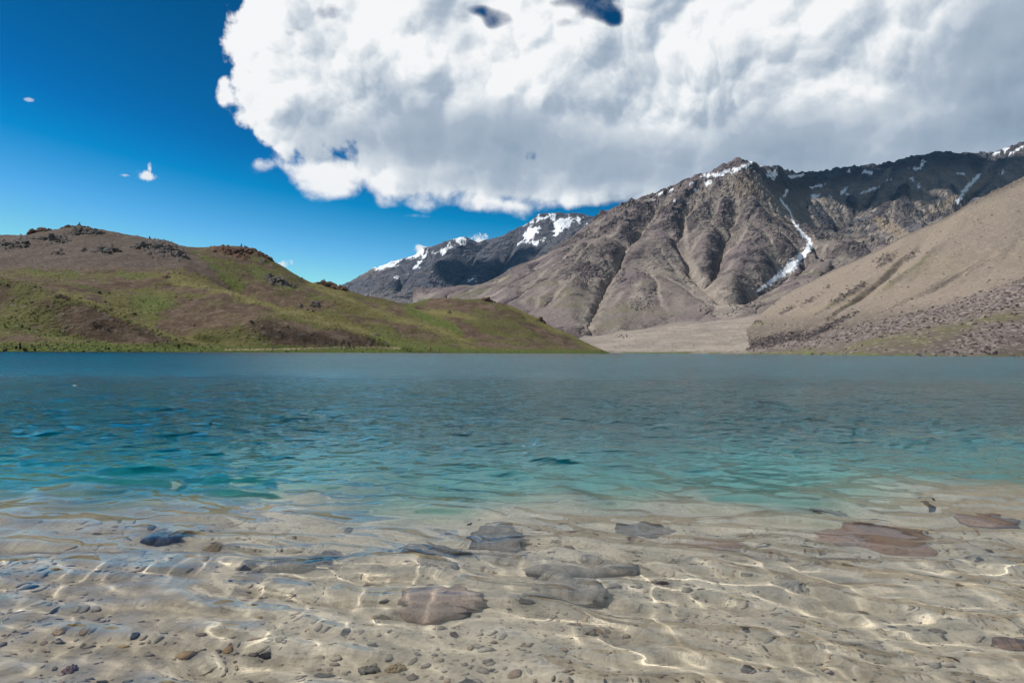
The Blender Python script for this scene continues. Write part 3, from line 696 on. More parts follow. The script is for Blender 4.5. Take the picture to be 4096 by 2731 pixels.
def mountain_material(name, sc, base, rockc, screec, grassc, warmc, relief):
    m, t, b = new_mat(name)
    P = t.new('ShaderNodeTexCoord').outputs['Object']
    big = t.noise(P, 1 / (420 * sc), 3.0, 0.55)
    mid = t.noise(P, 1 / (60 * sc), 5.0, 0.62)
    grain = t.noise(P, 1 / (9 * sc), 3.0, 0.65)
    # strata: bands that follow the height with a tilt
    mp = t.new('ShaderNodeMapping'); mp.inputs['Scale'].default_value = (0.0012 / sc, 0.0010 / sc, 0.014 / sc); mp.inputs['Rotation'].default_value = (0.22, 0.3, 0); t.put(mp.inputs[0], P)
    strata = t.noise(mp.outputs[0], 3.0, 5.0, 0.6)
    c = t.mix(t.ss(big, 0.38, 0.62), base[0], base[1])
    c = t.mix(t.ss(mid, 0.35, 0.7, 0.0, 0.55), c, base[2])
    c = t.mix(t.ss(grain, 0.45, 0.72, 0.0, 0.55), c, tuple(x * 0.55 for x in base[2]))
    c = t.mix(t.ss(grain, 0.48, 0.28, 0.0, 0.35), c, tuple(min(1, x * 1.5) for x in base[0]))
    c = t.mix(t.mul(t.attr('grass'), t.ss(mid, 0.35, 0.6, 0.15, 0.9)), c, grassc)
    if name == 'mountain_rock':
        sl = t.mix(t.ss(big, 0.42, 0.6), (0.105, 0.115, 0.132), (0.128, 0.115, 0.116))
        sl = t.mix(t.ss(strata, 0.45, 0.6, 0.0, 0.7), sl, (0.080, 0.088, 0.104))
        c = t.mix(t.attr('slate'), c, sl)
    rk = t.mul(t.attr('rock'), t.ss(t.add(t.mul(strata, 0.4), t.mul(mid, 0.35), t.mul(grain, 0.25)), 0.42, 0.53, 0.15, 1.0))
    c = t.mix(rk, c, t.mix(t.ss(strata, 0.4, 0.62), rockc[0], rockc[1]))
    c = t.mix(t.mul(t.attr('scree'), t.ss(mid, 0.25, 0.6, 0.6, 0.95)), c, t.mix(t.ss(mid, 0.4, 0.65), screec[0], screec[1]))
    c = t.mix(t.mul(t.attr('warm'), 0.85), c, t.mix(mid, warmc[0], warmc[1]))
    if name == 'mountain_rock':
        c = t.mix(t.mul(t.attr('shoregrass'), t.ss(mid, 0.4, 0.55)), c, (0.10, 0.12, 0.035))
    c = t.mix(t.attr('snow'), c, (0.80, 0.83, 0.87))
    t.put(b.inputs['Base Color'], c)
    hgt = t.add(t.mul(mid, 0.6), t.mul(grain, 0.28), t.mul(strata, t.add(0.2, t.mul(t.attr('rock'), 0.8))))
    n = t.new('ShaderNodeBump'); n.inputs['Distance'].default_value = relief; t.put(n.inputs['Height'], hgt); t.put(n.inputs['Strength'], t.m('MULTIPLY_ADD', t.attr('snow'), -0.8, 1.0))
    t.put(b.inputs['Normal'], n.outputs[0])
    return m

far_mat = mountain_material('far_mountain_rock', 2.0, ((0.115, 0.120, 0.145), (0.145, 0.132, 0.138), (0.085, 0.090, 0.112)), ((0.060, 0.066, 0.085), (0.105, 0.102, 0.118)),
                            ((0.13, 0.12, 0.12), (0.16, 0.15, 0.14)), (0.1, 0.1, 0.08), ((0.24, 0.20, 0.17), (0.30, 0.26, 0.22)), 60.0)
mas_mat = mountain_material('mountain_rock', 1.0, ((0.205, 0.176, 0.152), (0.176, 0.142, 0.142), (0.138, 0.112, 0.116)), ((0.048, 0.044, 0.050), (0.105, 0.085, 0.085)),
                            ((0.27, 0.235, 0.20), (0.34, 0.29, 0.245)), (0.150, 0.140, 0.085), ((0.36, 0.29, 0.21), (0.24, 0.19, 0.14)), 16.0)
far_mountain = FAR.build('far_mountain', far_mat, _far_attr, crisp=_snow < 0.3)
valley_mountain = MAS.build('valley_mountain', mas_mat, _mas_attr, crisp=(rockzone + 0.5 * slate > 0.5) & (snow < 0.3))

def scree_material():
    m, t, b = new_mat('scree_slope_ground')
    P = t.new('ShaderNodeTexCoord').outputs['Object']
    big = t.noise(P, 1 / 130, 3.0, 0.55); mid = t.noise(P, 1 / 18, 5.0, 0.62)
    vo = t.new('ShaderNodeTexVoronoi'); vo.inputs['Scale'].default_value = 1 / 3.2; t.put(vo.inputs['Vector'], P)
    vs = t.new('ShaderNodeSeparateColor'); t.put(vs.inputs[0], vo.outputs['Color'])
    c = t.mix(t.ss(big, 0.38, 0.62), (0.132, 0.109, 0.090), (0.108, 0.087, 0.074))
    c = t.mix(t.ss(mid, 0.4, 0.7, 0.0, 0.5), c, (0.162, 0.136, 0.112))
    c = t.mix(t.mul(t.attr('grass'), t.ss(mid, 0.35, 0.6, 0.2, 0.9)), c, (0.125, 0.120, 0.060))
    c = t.mix(t.mul(t.attr('streak'), 0.75), c, (0.27, 0.222, 0.175))
    c = t.mix(t.mul(t.attr('block'), t.ss(mid, 0.3, 0.5)), c, t.mix(vs.outputs[0], (0.10, 0.080, 0.078), (0.25, 0.205, 0.19)))
    c = t.mix(t.mul(t.attr('toe'), t.ss(mid, 0.3, 0.5)), c, t.mix(vs.outputs[0], (0.060, 0.052, 0.052), (0.14, 0.115, 0.108)))
    c = t.mix(t.mul(t.attr('rock'), t.ss(mid, 0.35, 0.5)), c, t.mix(vs.outputs[1], (0.045, 0.040, 0.040), (0.11, 0.088, 0.080)))
    c = t.mix(t.mul(t.attr('shoregrass'), t.ss(mid, 0.42, 0.55)), c, (0.10, 0.12, 0.035))
    st = t.ss(vs.outputs[2], 0.86, 0.9)
    c = t.mix(t.mul(st, 0.5), c, (0.34, 0.29, 0.24))
    t.put(b.inputs['Base Color'], c)
    h = t.add(t.mul(mid, 2.0), t.mul(t.m('MAXIMUM', t.attr('block'), t.attr('toe')), t.mul(vo.outputs['Distance'], -0.35)))
    bump(t, b, h, 2.2)
    return m
scree_hill = SCR.build('scree_hill', scree_material(), _scr_attr)

def hill_material():
    m, t, b = new_mat('hill_turf')
    P = t.new('ShaderNodeTexCoord').outputs['Object']
    big = t.noise(P, 1 / 45, 3.0, 0.55); mid = t.noise(P, 1 / 7.0, 4.0, 0.6); fine = t.noise(P, 1 / 1.3, 3.0, 0.6)
    vo = t.new('ShaderNodeTexVoronoi'); vo.inputs['Scale'].default_value = 1 / 1.6; t.put(vo.inputs['Vector'], P)
    vs = t.new('ShaderNodeSeparateColor'); t.put(vs.inputs[0], vo.outputs['Color'])
    soil = t.mix(t.ss(mid, 0.35, 0.65), (0.080, 0.052, 0.034), (0.128, 0.090, 0.062))
    scree = t.mix(t.ss(fine, 0.3, 0.7), (0.066, 0.050, 0.042), (0.122, 0.094, 0.077))
    c = t.mix(t.attr('scree'), soil, scree)
    # tufts: patchy cover, denser where the slope holds water
    tuft = t.ss(t.add(t.attr('veg'), t.mul(t.sub(fine, 0.5), 1.1), t.mul(t.sub(mid, 0.5), 0.7)), 0.36, 0.60)
    green = t.mix(t.ss(big, 0.4, 0.6), (0.118, 0.106, 0.034), (0.094, 0.092, 0.030))
    green = t.mix(t.mul(t.attr('crest'), 0.9), green, (0.170, 0.152, 0.056))
    green = t.mix(t.attr('lush'), green, (0.084, 0.110, 0.024))
    green = t.mix(t.ss(fine, 0.5, 0.75, 0.0, 0.45), green, (0.048, 0.050, 0.018))
    c = t.mix(tuft, c, green)
    st = t.mul(t.ss(vs.outputs[2], 0.90, 0.93), t.m('SUBTRACT', 1.0, t.attr('bank'), clamp=True))
    c = t.mix(t.mul(st, 0.25), c, (0.26, 0.215, 0.18))
    c = t.mix(t.mul(t.attr('rock'), t.ss(mid, 0.3, 0.45)), c, t.mix(t.ss(fine, 0.3, 0.7), (0.050, 0.044, 0.042), (0.145, 0.125, 0.115)))
    c = t.mix(t.mul(t.attr('red'), t.ss(mid, 0.3, 0.45)), c, t.mix(t.ss(fine, 0.3, 0.7), (0.060, 0.032, 0.022), (0.135, 0.078, 0.052)))
    c = t.mix(t.attr('track'), c, (0.32, 0.25, 0.17))
    t.put(b.inputs['Base Color'], c)
    h = t.add(t.mul(mid, 0.8), t.mul(fine, t.add(0.35, t.mul(tuft, 0.3))))
    bump(t, b, h, 0.9)
    return m
lakeside_hill = HIL.build('lakeside_hill', hill_material(), _hil_attr)

# ------------------------------------------------------------------ the lake
def bed_depth(X, Y):
    edge = 3.95 + 0.10 * X + 0.70 * fbm(X / 2.1 + 3.1, Y * 0.0 + 0.5, 4, 0.55, 71)
    edge = np.maximum(edge, 3.5)
    sh = 0.17 + 0.085 * np.maximum(Y - 1.2, -1.2) + 0.030 * fbm(X / 0.9, Y / 0.9, 3, 0.5, 73)
    sh = np.minimum(sh, 0.47)
    dr = np.maximum(Y - edge, 0)
    deep = 0.36 * dr * sstep(-0.3, 3.0, dr)
    deep = np.where(deep > 3.0, 3.0 + (deep - 3.0) * 0.10, deep)
    return sh + np.minimum(deep, 3.0)

def fan_grid(ys, half, n):
    """rows at the given distances, columns fanning out from a point behind the photographer"""
    u = np.linspace(-half, half, n)
    V, U = np.meshgrid(ys, u, indexing='ij')
    return U * (V + 2.5), V

def rows(y0, y1, k, c):
    ys = [y0]
    while ys[-1] < y1: ys.append(ys[-1] + k * (ys[-1] + c))
    return np.array(ys)

_w = np.random.default_rng(11)
WAVES = []
for i in range(72):
    lam = 0.070 * 1.052 ** i                       # 7 cm ripples to 2.6 m swell
    th = R(238) + _w.normal(0, 0.55)
    sl_ = 0.0200 * min(1.0, (0.50 / lam) ** 1.35) * (0.45 if lam < 0.12 else 0.7 if lam < 0.17 else 1.0)
    WAVES.append((lam, sl_ * lam / (2 * math.pi) * 1.414, th, _w.uniform(0, 6.283)))

def wave_height(X, Y, sp):
    z = np.zeros_like(X)
    g1 = 1 + 0.55 * fbm(X / 2.3, Y / 2.3, 2, 0.5, 81); g2 = 1 + 0.7 * fbm(X / 0.8, Y / 0.8, 2, 0.5, 83)
    wx = X + 0.10 * fbm(X / 0.9, Y / 0.9, 2, 0.5, 85); wy = Y + 0.10 * fbm(X / 0.9, Y / 0.9, 2, 0.5, 87)
    for lam, a, th, ph in WAVES:
        k = 2 * math.pi / lam
        att = sstep(2.6, 5.0, lam / sp)
        p = k * (wx * math.cos(th) + wy * math.sin(th)) + ph
        z += a * att * (g2 if lam < 0.3 else g1) * (np.sin(p) - 0.22 * np.cos(2 * p))
    calm = 0.85 + 0.35 * sstep(2.0, 7.0, Y)       # shallows damp the waves
    return z * calm

SPLIT = 3.75
ys = np.concatenate([rows(0.25, SPLIT, 0.0060, 1.3), rows(SPLIT + 0.04, 70, 0.0075, 1.0), np.exp(np.linspace(math.log(71), math.log(1500), 60))])
X, Y = fan_grid(ys, 0.92, 700)
sp = np.maximum(np.gradient(Y, axis=0), np.gradient(X, axis=1))
Zw = wave_height(X, Y, sp)
far_ = 1.45 * sstep(3.8, 10, Y) - 0.6 * sstep(30, 140, Y)
rip_ = 0.17 * sstep(6, 13, Y) + 0.27 * sstep(12, 42, Y)
cut = int(np.searchsorted(ys, SPLIT))
wm = bpy.data.materials.new('lake_water'); wm.use_nodes = True
t = NT(wm.node_tree); wm.node_tree.nodes.remove(wm.node_tree.nodes['Principled BSDF'])
g = t.new('ShaderNodeBsdfGlass'); g.inputs['IOR'].default_value = 1.333; g.inputs['Roughness'].default_value = 0.0; g.distribution = 'BECKMANN'; g.inputs['Color'].default_value = (0.975, 1.0, 0.985, 1.0)
P = t.new('ShaderNodeTexCoord').outputs['Object']
mp = t.new('ShaderNodeMapping'); mp.inputs['Rotation'].default_value = (0, 0, R(-28)); mp.inputs['Scale'].default_value = (0.6, 1.0, 1.0); t.put(mp.inputs[0], P)
h = t.add(t.mul(t.noise(mp.outputs[0], 1.5, 1.0, 0.5), 0.080), t.mul(t.noise(mp.outputs[0], 3.8, 1.0, 0.5), 0.085), t.mul(t.noise(mp.outputs[0], 10.0, 1.0, 0.5), 0.042))
bn = t.new('ShaderNodeBump'); bn.inputs['Distance'].default_value = 1.0
t.put(bn.inputs['Height'], h); t.put(bn.inputs['Strength'], 1.0); t.put(bn.inputs['Distance'], t.attr('far'))
t.put(g.inputs['Normal'], bn.outputs[0])
t.put(g.inputs['Roughness'], t.attr('ripple'))   # wavelets too fine to draw, felt only far out
wm.node_tree.links.new(g.outputs[0], wm.node_tree.nodes['Material Output'].inputs['Surface'])
me, _ = sheet_mesh('lake', X[cut:], Y[cut:], Zw[cut:])
add_attr(me, 'far', far_[cut:]); add_attr(me, 'ripple', rip_[cut:])
lake = link('lake', me, wm, kind='structure')
me, _ = sheet_mesh('lake_shallows', X[:cut + 1], Y[:cut + 1], Zw[:cut + 1])
add_attr(me, 'far', far_[:cut + 1]); add_attr(me, 'ripple', rip_[:cut + 1])
shallows = link('lake_shallows', me, wm, parent=lake)
shallows.cycles.is_caustics_caster = True

# body of the deep water: it swallows red light first, so the bed turns green, then blue
ys = np.concatenate([np.linspace(4.2, 12, 40), np.exp(np.linspace(math.log(12.5), math.log(1500), 40))])
X, Y = fan_grid(ys, 1.1, 60)
me, _ = sheet_mesh('deep_water', X, Y, np.full_like(X, -0.52))
dm = bpy.data.materials.new('deep_water_body'); dm.use_nodes = True
dm.node_tree.nodes.remove(dm.node_tree.nodes['Principled BSDF'])
va = dm.node_tree.nodes.new('ShaderNodeVolumeAbsorption'); va.inputs['Color'].default_value = (0.05, 0.785, 0.84, 1.0); va.inputs['Density'].default_value = 0.80
dm.node_tree.links.new(va.outputs[0], dm.node_tree.nodes['Material Output'].inputs['Volume'])
deep = link('deep_water', me, dm, parent=lake)

# lake bed: a pebbly shelf, then a steep drop
def bed_material():
    m, t, b = new_mat('lake_bed_sediment')
    P = t.new('ShaderNodeTexCoord').outputs['Object']
    big = t.noise(P, 1.1, 3.0, 0.55); mid = t.noise(P, 6.0, 4.0, 0.6); fine = t.noise(P, 42.0, 3.0, 0.6)
    c = t.mix(t.ss(big, 0.35, 0.65), (0.520, 0.445, 0.350), (0.440, 0.370, 0.285))
    c = t.mix(t.ss(mid, 0.4, 0.7, 0.0, 0.6), c, (0.330, 0.280, 0.220))
    c = t.mix(t.ss(fine, 0.45, 0.75, 0.0, 0.6), c, (0.230, 0.190, 0.145))
    c = t.mix(t.ss(fine, 0.42, 0.3, 0.0, 0.45), c, (0.60, 0.55, 0.47))
    sp_ = t.new('ShaderNodeSeparateXYZ'); t.put(sp_.inputs[0], P)
    c = t.mix(t.ss(t.add(sp_.outputs[1], t.mul(big, 2.0)), 6.5, 11.0), c, (0.60, 0.58, 0.53))     # marl-pale deep floor, added to throw more light up through the water
    t.put(b.inputs['Base Color'], c)
    bump(t, b, t.add(t.mul(fine, 0.35), mid), 0.018)
    return m
bedm = bed_material()
X, Y = fan_grid(rows(-0.4, 7.2, 0.007, 1.6), 1.05, 300)
D_ = bed_depth(X, Y)
Zb = -D_ + 0.006 * fbm(X / 0.12, Y / 0.12, 3, 0.5, 75)
k_ = (D_ < 0.535)
me, _ = sheet_mesh('lake_shelf', X, Y, Zb, k_[:-1, :-1])
shelf = link('lake_shelf', me, bedm, kind='structure')
shelf.cycles.is_caustics_receiver = True
ys = np.concatenate([rows(3.4, 30, 0.012, 1.0), np.exp(np.linspace(math.log(31), math.log(1500), 40))])
X, Y = fan_grid(ys, 1.15, 220)
D_ = bed_depth(X, Y)
me, _ = sheet_mesh('lake_bed', X, Y, -D_ - 0.002, (D_ > 0.525)[1:, 1:])
lake_bed = link('lake_bed', me, bedm, kind='structure')

def bed_point(px, py):
    """point of the bed seen through flat water at this photo position"""
    d = ray(px, py); s_ = CAM.z / -d[2]
    sx_, sy_ = d[0] * s_, s_
    dn = d / np.linalg.norm(d)
    ci = -dn[2]; r_ = 1 / 1.333; ct = math.sqrt(1 - r_ * r_ * (1 - ci * ci))
    T = r_ * dn + np.array([0, 0, r_ * ci - ct])
    q = 0.2
    for _ in range(6):
        x, y = sx_ + T[0] / -T[2] * q, sy_ + T[1] / -T[2] * q
        q = min(float(bed_depth(np.array([x]), np.array([y]))[0]), 0.8)
    return Vector((x, y, -q)), s_

def stone_mesh(name, lx, ly, th, seed, seg=30, rings=9, jag=0.20, flat=0.55):
    """a water-worn slab: uneven outline, flat-ish top, undercut rim"""
    r = np.random.default_rng(seed)
    a = np.linspace(0, 2 * np.pi, seg, endpoint=False)
    ph = r.uniform(0, 100)
    out = 1 + jag * fbm(np.cos(a) * 1.6 + ph, np.sin(a) * 1.6 + ph, 4, 0.6, seed)
    corner = 1 / np.maximum(np.abs(np.cos(a)) ** 3.2 + np.abs(np.sin(a)) ** 3.2, 1e-6) ** (1 / 3.2)
    out = out * (1 + flat * (corner - 1))
    prof = [(0.0, 1.0)] + [(x, z) for x, z in ((0.25, 1.0), (0.5, 0.98), (0.72, 0.94), (0.88, 0.86), (0.97, 0.68), (1.0, 0.42), (0.95, 0.16), (0.80, -0.1))]
    V = []; F = []
    for i, (q, z) in enumerate(prof[1:]):
        x = q * out * np.cos(a) * lx / 2; y = q * out * np.sin(a) * ly / 2
        zz = z * th + th * 0.30 * fbm(x / lx * 5 + ph, y / ly * 5, 4, 0.6, seed + 5) * (1 if z > 0.3 else 0.3)
        V += list(zip(x, y, zz))
    V.append((0, 0, float(th + th * 0.3 * fbm(np.array([ph]), np.array([0.0]), 4, 0.6, seed + 5)[0]))); c = len(V) - 1
    n = len(prof) - 1
    for i in range(n - 1):
        for j in range(seg):
            k = (j + 1) % seg
            F.append((i * seg + j, (i + 1) * seg + j, (i + 1) * seg + k, i * seg + k))
    for j in range(seg): F.append((c, j, (j + 1) % seg))
    me = bpy.data.meshes.new(name); me.from_pydata(V, [], F); me.update()
    me.shade_smooth()
    return me

def stone_material(name, c0, c1, c2, sc=14.0):
    m, t, b = new_mat(name)
    P = t.new('ShaderNodeTexCoord').outputs['Object']
    n = t.noise(P, sc, 5.0, 0.62); f = t.noise(P, sc * 5, 3.0, 0.6)
    c = t.mix(t.ss(n, 0.36, 0.64), c0, c1); c = t.mix(t.ss(f, 0.5, 0.7, 0.0, 0.6), c, c2)
    t.put(b.inputs['Base Color'], c)
    bump(t, b, t.add(n, t.mul(f, 0.3)), 0.02)
    return m
SM = {
    'grey': stone_material('slab_grey', (0.30, 0.26, 0.22), (0.20, 0.175, 0.155), (0.12, 0.105, 0.095)),
    'pink': stone_material('slab_pink', (0.36, 0.26, 0.21), (0.29, 0.22, 0.185), (0.20, 0.145, 0.12)),
    'dark': stone_material('slab_dark', (0.130, 0.115, 0.104), (0.19, 0.165, 0.143), (0.080, 0.072, 0.068)),
    'red': stone_material('slab_red', (0.22, 0.125, 0.090), (0.17, 0.105, 0.080), (0.28, 0.20, 0.155)),
    'tan': stone_material('stone_tan', (0.46, 0.32, 0.16), (0.36, 0.26, 0.15), (0.26, 0.19, 0.12), 40),
}
SLABS = [  # px, py, width px, height px, thickness m, turn, tilt, stone, label
    (1760, 2410, 330, 95, 0.075, 8, (0.03, 0.06), 'pink', 'pinkish flat slab under water with a dark notch at its end'),
    (2270, 2365, 330, 100, 0.085, -6, (-0.03, 0.05), 'grey', 'broad pale grey slab under water with a deep shadow under its lower edge'),
    (2330, 2268, 440, 60, 0.060, 10, (0.02, 0.03), 'grey', 'long low grey slab under water just behind the broad pale slab'),
    (1130, 2262, 330, 50, 0.090, 16, (0.05, 0.0), 'grey', 'narrow slanting slab ridge under water with a black gap at its foot'),
    (1735, 2205, 280, 42, 0.060, -4, (0.02, 0.02), 'dark', 'dark flat rock under water left of the shelf edge rocks'),
    (2000, 2150, 250, 70, 0.070, 6, (0.02, -0.02), 'dark', 'dark lumpy rock under water at the edge of the green drop-off'),
    (2560, 2120, 240, 40, 0.055, -8, (0.03, 0.0), 'dark', 'dark thin rock under water beside the shelf edge, right of centre'),
    (2860, 2185, 300, 50, 0.050, 5, (0.0, 0.02), 'pink', 'reddish flat stone under water between the dark rocks and the red slab'),
    (3500, 2150, 400, 95, 0.090, -6, (0.02, -0.04), 'red', 'large red-brown slab under water near the shelf edge'),
    (3960, 2085, 230, 45, 0.070, 6, (0.02, 0.02), 'red', 'small red-brown slab under water at the far end of the shelf'),
    (4030, 2565, 130, 42, 0.045, 10, (0.0, 0.0), 'red', 'smooth brown stone under water alone near the lower corner'),
    (670, 2150, 150, 26, 0.070, 4, (0.03, 0.0), 'dark', 'dark rounded rock under water on the bluish side of the shelf'),
    (1300, 2230, 100, 34, 0.055, 0, (0.0, 0.0), 'dark', 'black angular rock under water at the end of the slanting slab'),
    (3330, 2040, 180, 34, 0.080, 4, (0.0, 0.02), 'dark', 'dark rock under water half lost in the green drop-off'),
    (860, 2182, 75, 20, 0.035, 12, (0.0, 0.0), 'tan', 'yellowish flat stone under water on the bluish side of the shelf'),
    (252, 2523, 62, 24, 0.022, 12, (0.0, 0.0), 'tan', 'yellowish stone under water near the lower corner, the larger of a pair'),
    (297, 2500, 36, 14, 0.018, -8, (0.0, 0.0), 'tan', 'small yellowish stone under water behind a larger yellowish one'),
    (1480, 2660, 90, 28, 0.030, 6, (0.0, 0.0), 'dark', 'small dark stone under water close to the camera'),
    (290, 2680, 50, 36, 0.030, 30, (0.0, 0.0), 'red', 'small upright reddish stone under water close to the camera'),
    (1590, 2665, 70, 26, 0.030, -8, (0.0, 0.0), 'tan', 'small tan stone under water beside a small dark stone'),
]
_slab_pos = []
for i, (x, y, w, hh, th, rz, tilt, kind, label) in enumerate(SLABS):
    p, s_ = bed_point(x, y)
    lx = w / FPX * s_ * 1.02
    pa, _ = bed_point(x, y - hh / 2); pb, _ = bed_point(x, y + hh / 2)
    ly = min(max(abs(pa.y - pb.y), lx * 0.30), lx * 1.3)
    th = min(th * 1.2, (-p.z) * 0.55)
    nm = 'stone' if w < 150 else 'flat_rock'
    me = stone_mesh(nm, lx, ly, th, 300 + i, jag=0.42 if kind == 'dark' else 0.34)
    me.materials.append(SM[kind])
    o = link(nm, me, label=label, cat='stone')
    o.location = (p.x, p.y, p.z - 0.012); o.rotation_euler = (tilt[0], tilt[1], R(rz))
    o.cycles.is_caustics_receiver = True
    _slab_pos.append((p.x, p.y, max(lx, ly) / 2))

# pebbles: countless, so one object; each a lumpy flattened pebble lying on the shelf
_ico = bmesh.new(); bmesh.ops.create_icosphere(_ico, subdivisions=1, radius=1.0)
_iv = np.array([v.co[:] for v in _ico.verts]); _if = np.array([[v.index for v in f.verts] for f in _ico.faces]); _ico.free()
def scatter_pebbles(name, n, size, spread, seed, mat, ymax=5.0):
    r = np.random.default_rng(seed)
    Yp = np.sqrt(r.uniform(1.0 ** 2, ymax ** 2, n)); Xp = r.uniform(-0.95, 0.95, n) * (Yp + 0.9)
    ok = (fbm(Xp / 0.8, Yp / 0.8, 3, 0.5, 91) + r.uniform(-0.5, 0.6, n) * 0.8 > -0.15) & (bed_depth(Xp, Yp) < 0.46)
    Xp, Yp = Xp[ok], Yp[ok]; n = len(Xp)
    s = size * np.exp(r.normal(0, spread, n))
    sc = np.stack([s * r.uniform(0.8, 1.5, n), s * r.uniform(0.7, 1.1, n), s * r.uniform(0.35, 0.65, n)], -1)
    a = r.uniform(0, 6.283, n); ca, sa = np.cos(a), np.sin(a)
    v = _iv[None] * sc[:, None, :] * (1 + 0.22 * r.normal(0, 1, (n, len(_iv), 1)).clip(-1.5, 1.5))
    x = v[..., 0] * ca[:, None] - v[..., 1] * sa[:, None] + Xp[:, None]; y = v[..., 0] * sa[:, None] + v[..., 1] * ca[:, None] + Yp[:, None]
    z = v[..., 2] + (-bed_depth(Xp, Yp) + sc[:, 2] * 0.35)[:, None]
    co = np.stack([x, y, z], -1).reshape(-1, 3)
    f = (_if[None] + (np.arange(n) * len(_iv))[:, None, None]).reshape(-1, 3)
    me = bpy.data.meshes.new(name)
    me.vertices.add(len(co)); me.vertices.foreach_set('co', co.astype(np.float32).ravel())
    me.loops.add(f.size); me.loops.foreach_set('vertex_index', f.ravel().astype(np.int32))
    me.polygons.add(len(f)); me.polygons.foreach_set('loop_start', np.arange(0, f.size, 3, dtype=np.int32))
    me.update(calc_edges=True); me.polygons.foreach_set('use_smooth', np.ones(len(f), bool))
    add_attr(me, 'tone', np.repeat(r.uniform(0, 1, n), len(_iv)))
    o = link(name, me, mat)
    o.cycles.is_caustics_receiver = True
    return o
pm, t, b = new_mat('pebble_stone')
P = t.new('ShaderNodeTexCoord').outputs['Object']
c = t.ramp(t.attr('tone'), [(0.0, (0.12, 0.10, 0.09)), (0.12, (0.25, 0.21, 0.17)), (0.35, (0.36, 0.30, 0.24)), (0.55, (0.30, 0.27, 0.235)), (0.7, (0.44, 0.38, 0.31)), (0.82, (0.30, 0.20, 0.14)), (0.9, (0.42, 0.27, 0.13)), (1.0, (0.52, 0.48, 0.42))])
c = t.mix(t.ss(t.noise(P, 120.0, 2.0, 0.6), 0.4, 0.7, 0.0, 0.45), c, (0.17, 0.14, 0.115))
t.put(b.inputs['Base Color'], c)
pebbles = scatter_pebbles('pebbles', 15000, 0.0085, 0.42, 5, pm)
pebbles['kind'] = 'stuff'; pebbles['label'] = 'small mixed pebbles covering the shallow lake bed'; pebbles['category'] = 'pebbles'
# larger stones one can pick out, each its own object
_r = np.random.default_rng(77)
_stones = [stone_mesh('bed_stone', 1.0, r0, 0.45, 500 + i, 14, 9, 0.28, 0.4) for i, r0 in enumerate((0.8, 0.7, 0.9, 0.6))]
_smats = [SM['grey'], SM['pink'], SM['grey'], SM['tan'], SM['grey'], SM['red'], SM['grey'], SM['pink'], SM['dark']]
for i, me in enumerate(list(_stones)):
    me.materials.append(None)
SLAB_TAG = ['pinkish notched slab', 'broad pale grey slab', 'long low grey slab', 'slanting slab ridge', 'dark flat rock', 'dark lumpy rock', 'dark thin rock', 'reddish flat stone', 'large red-brown slab', 'small red-brown slab',
            'smooth brown corner stone', 'dark rounded rock', 'black angular rock', 'rock in the drop-off', 'yellowish flat stone', 'pair of yellowish stones', 'pair of yellowish stones', 'small dark near stone', 'upright reddish stone', 'small tan near stone']
_spx = [(a[0], a[1]) for a in SLABS]
_tone = ['grey', 'pinkish', 'grey', 'tan', 'grey', 'reddish', 'grey', 'pinkish', 'dark']
def beside(px_, py_, anchors, wide=1.0):
    """which named neighbour a thing lies by, and on which side of it"""
    d = [((px_ - a) ** 2 + ((py_ - b_) * 2.2) ** 2, k) for k, (a, b_) in enumerate(anchors)]
    q, k = min(d); dx, dy = px_ - anchors[k][0], (py_ - anchors[k][1]) * 2.2
    far_w = 'close ' if q < (260 * wide) ** 2 else 'well '
    return far_w + (('right of' if dx > 0 else 'left of') if abs(dx) > abs(dy) else ('in front of' if dy > 0 else 'behind')), k
placed = 0; tries = 0; seen_labels = set()
while placed < 90 and tries < 4000:
    tries += 1
    y = math.sqrt(_r.uniform(1.6 ** 2, 4.4 ** 2)); x = _r.uniform(-0.80, 0.80) * (y + 0.2)
    if any((x - a) ** 2 + (y - b_) ** 2 < (rr + 0.05) ** 2 for a, b_, rr in _slab_pos): continue
    s_ = 0.028 * math.exp(_r.normal(0, 0.38)); mi = int(_r.integers(0, len(_smats)))
    dz = float(bed_depth(np.array([x]), np.array([y]))[0])
    pp = project(np.array([[x, y - dz * 0.8, 0.0]])); pp = (float(pp[0][0]), float(pp[1][0]))
    if not (-60 < pp[0] < 4160 and pp[1] < 2780): continue
    where, k = beside(pp[0], pp[1], _spx)
    label = '%s %s stone under water, %s the %s' % ('little' if s_ < 0.027 else 'fist-sized', _tone[mi], where, SLAB_TAG[k])
    if label in seen_labels: continue
    seen_labels.add(label)
    o = link('bed_stone', _stones[placed % 4], label=label, cat='stone', group='loose stones on the shallow lake bed')
    o.location = (x, y, -dz - 0.004)
    o.scale = (s_ * 1.3, s_ * 1.3, s_ * 1.2); o.rotation_euler = (0, 0, _r.uniform(0, 6.28))
    o.material_slots[0].link = 'OBJECT'; o.material_slots[0].material = _smats[mi]
    o.cycles.is_caustics_receiver = True
    _slab_pos.append((x, y, s_)); placed += 1

# ------------------------------------------------------------------ rocks, crags and cairns on the hills
_ib = bmesh.new(); bmesh.ops.create_icosphere(_ib, subdivisions=2, radius=1.0)
ROCK_V = np.array([v.co[:] for v in _ib.verts]); ROCK_F = np.array([[v.index for v in f.verts] for f in _ib.faces]); _ib.free()

def angular_rock(rng, cuts=9):
    """broken rock: a ball with flat faces split off"""
    v = ROCK_V * (1 + 0.10 * rng.normal(0, 1, (len(ROCK_V), 1)).clip(-2, 2))
    for _ in range(cuts):
        n = rng.normal(0, 1, 3); n /= np.linalg.norm(n); h = rng.uniform(0.45, 0.85)
        d = v @ n
        v = v - np.outer(np.maximum(d - h, 0), n)
    return v

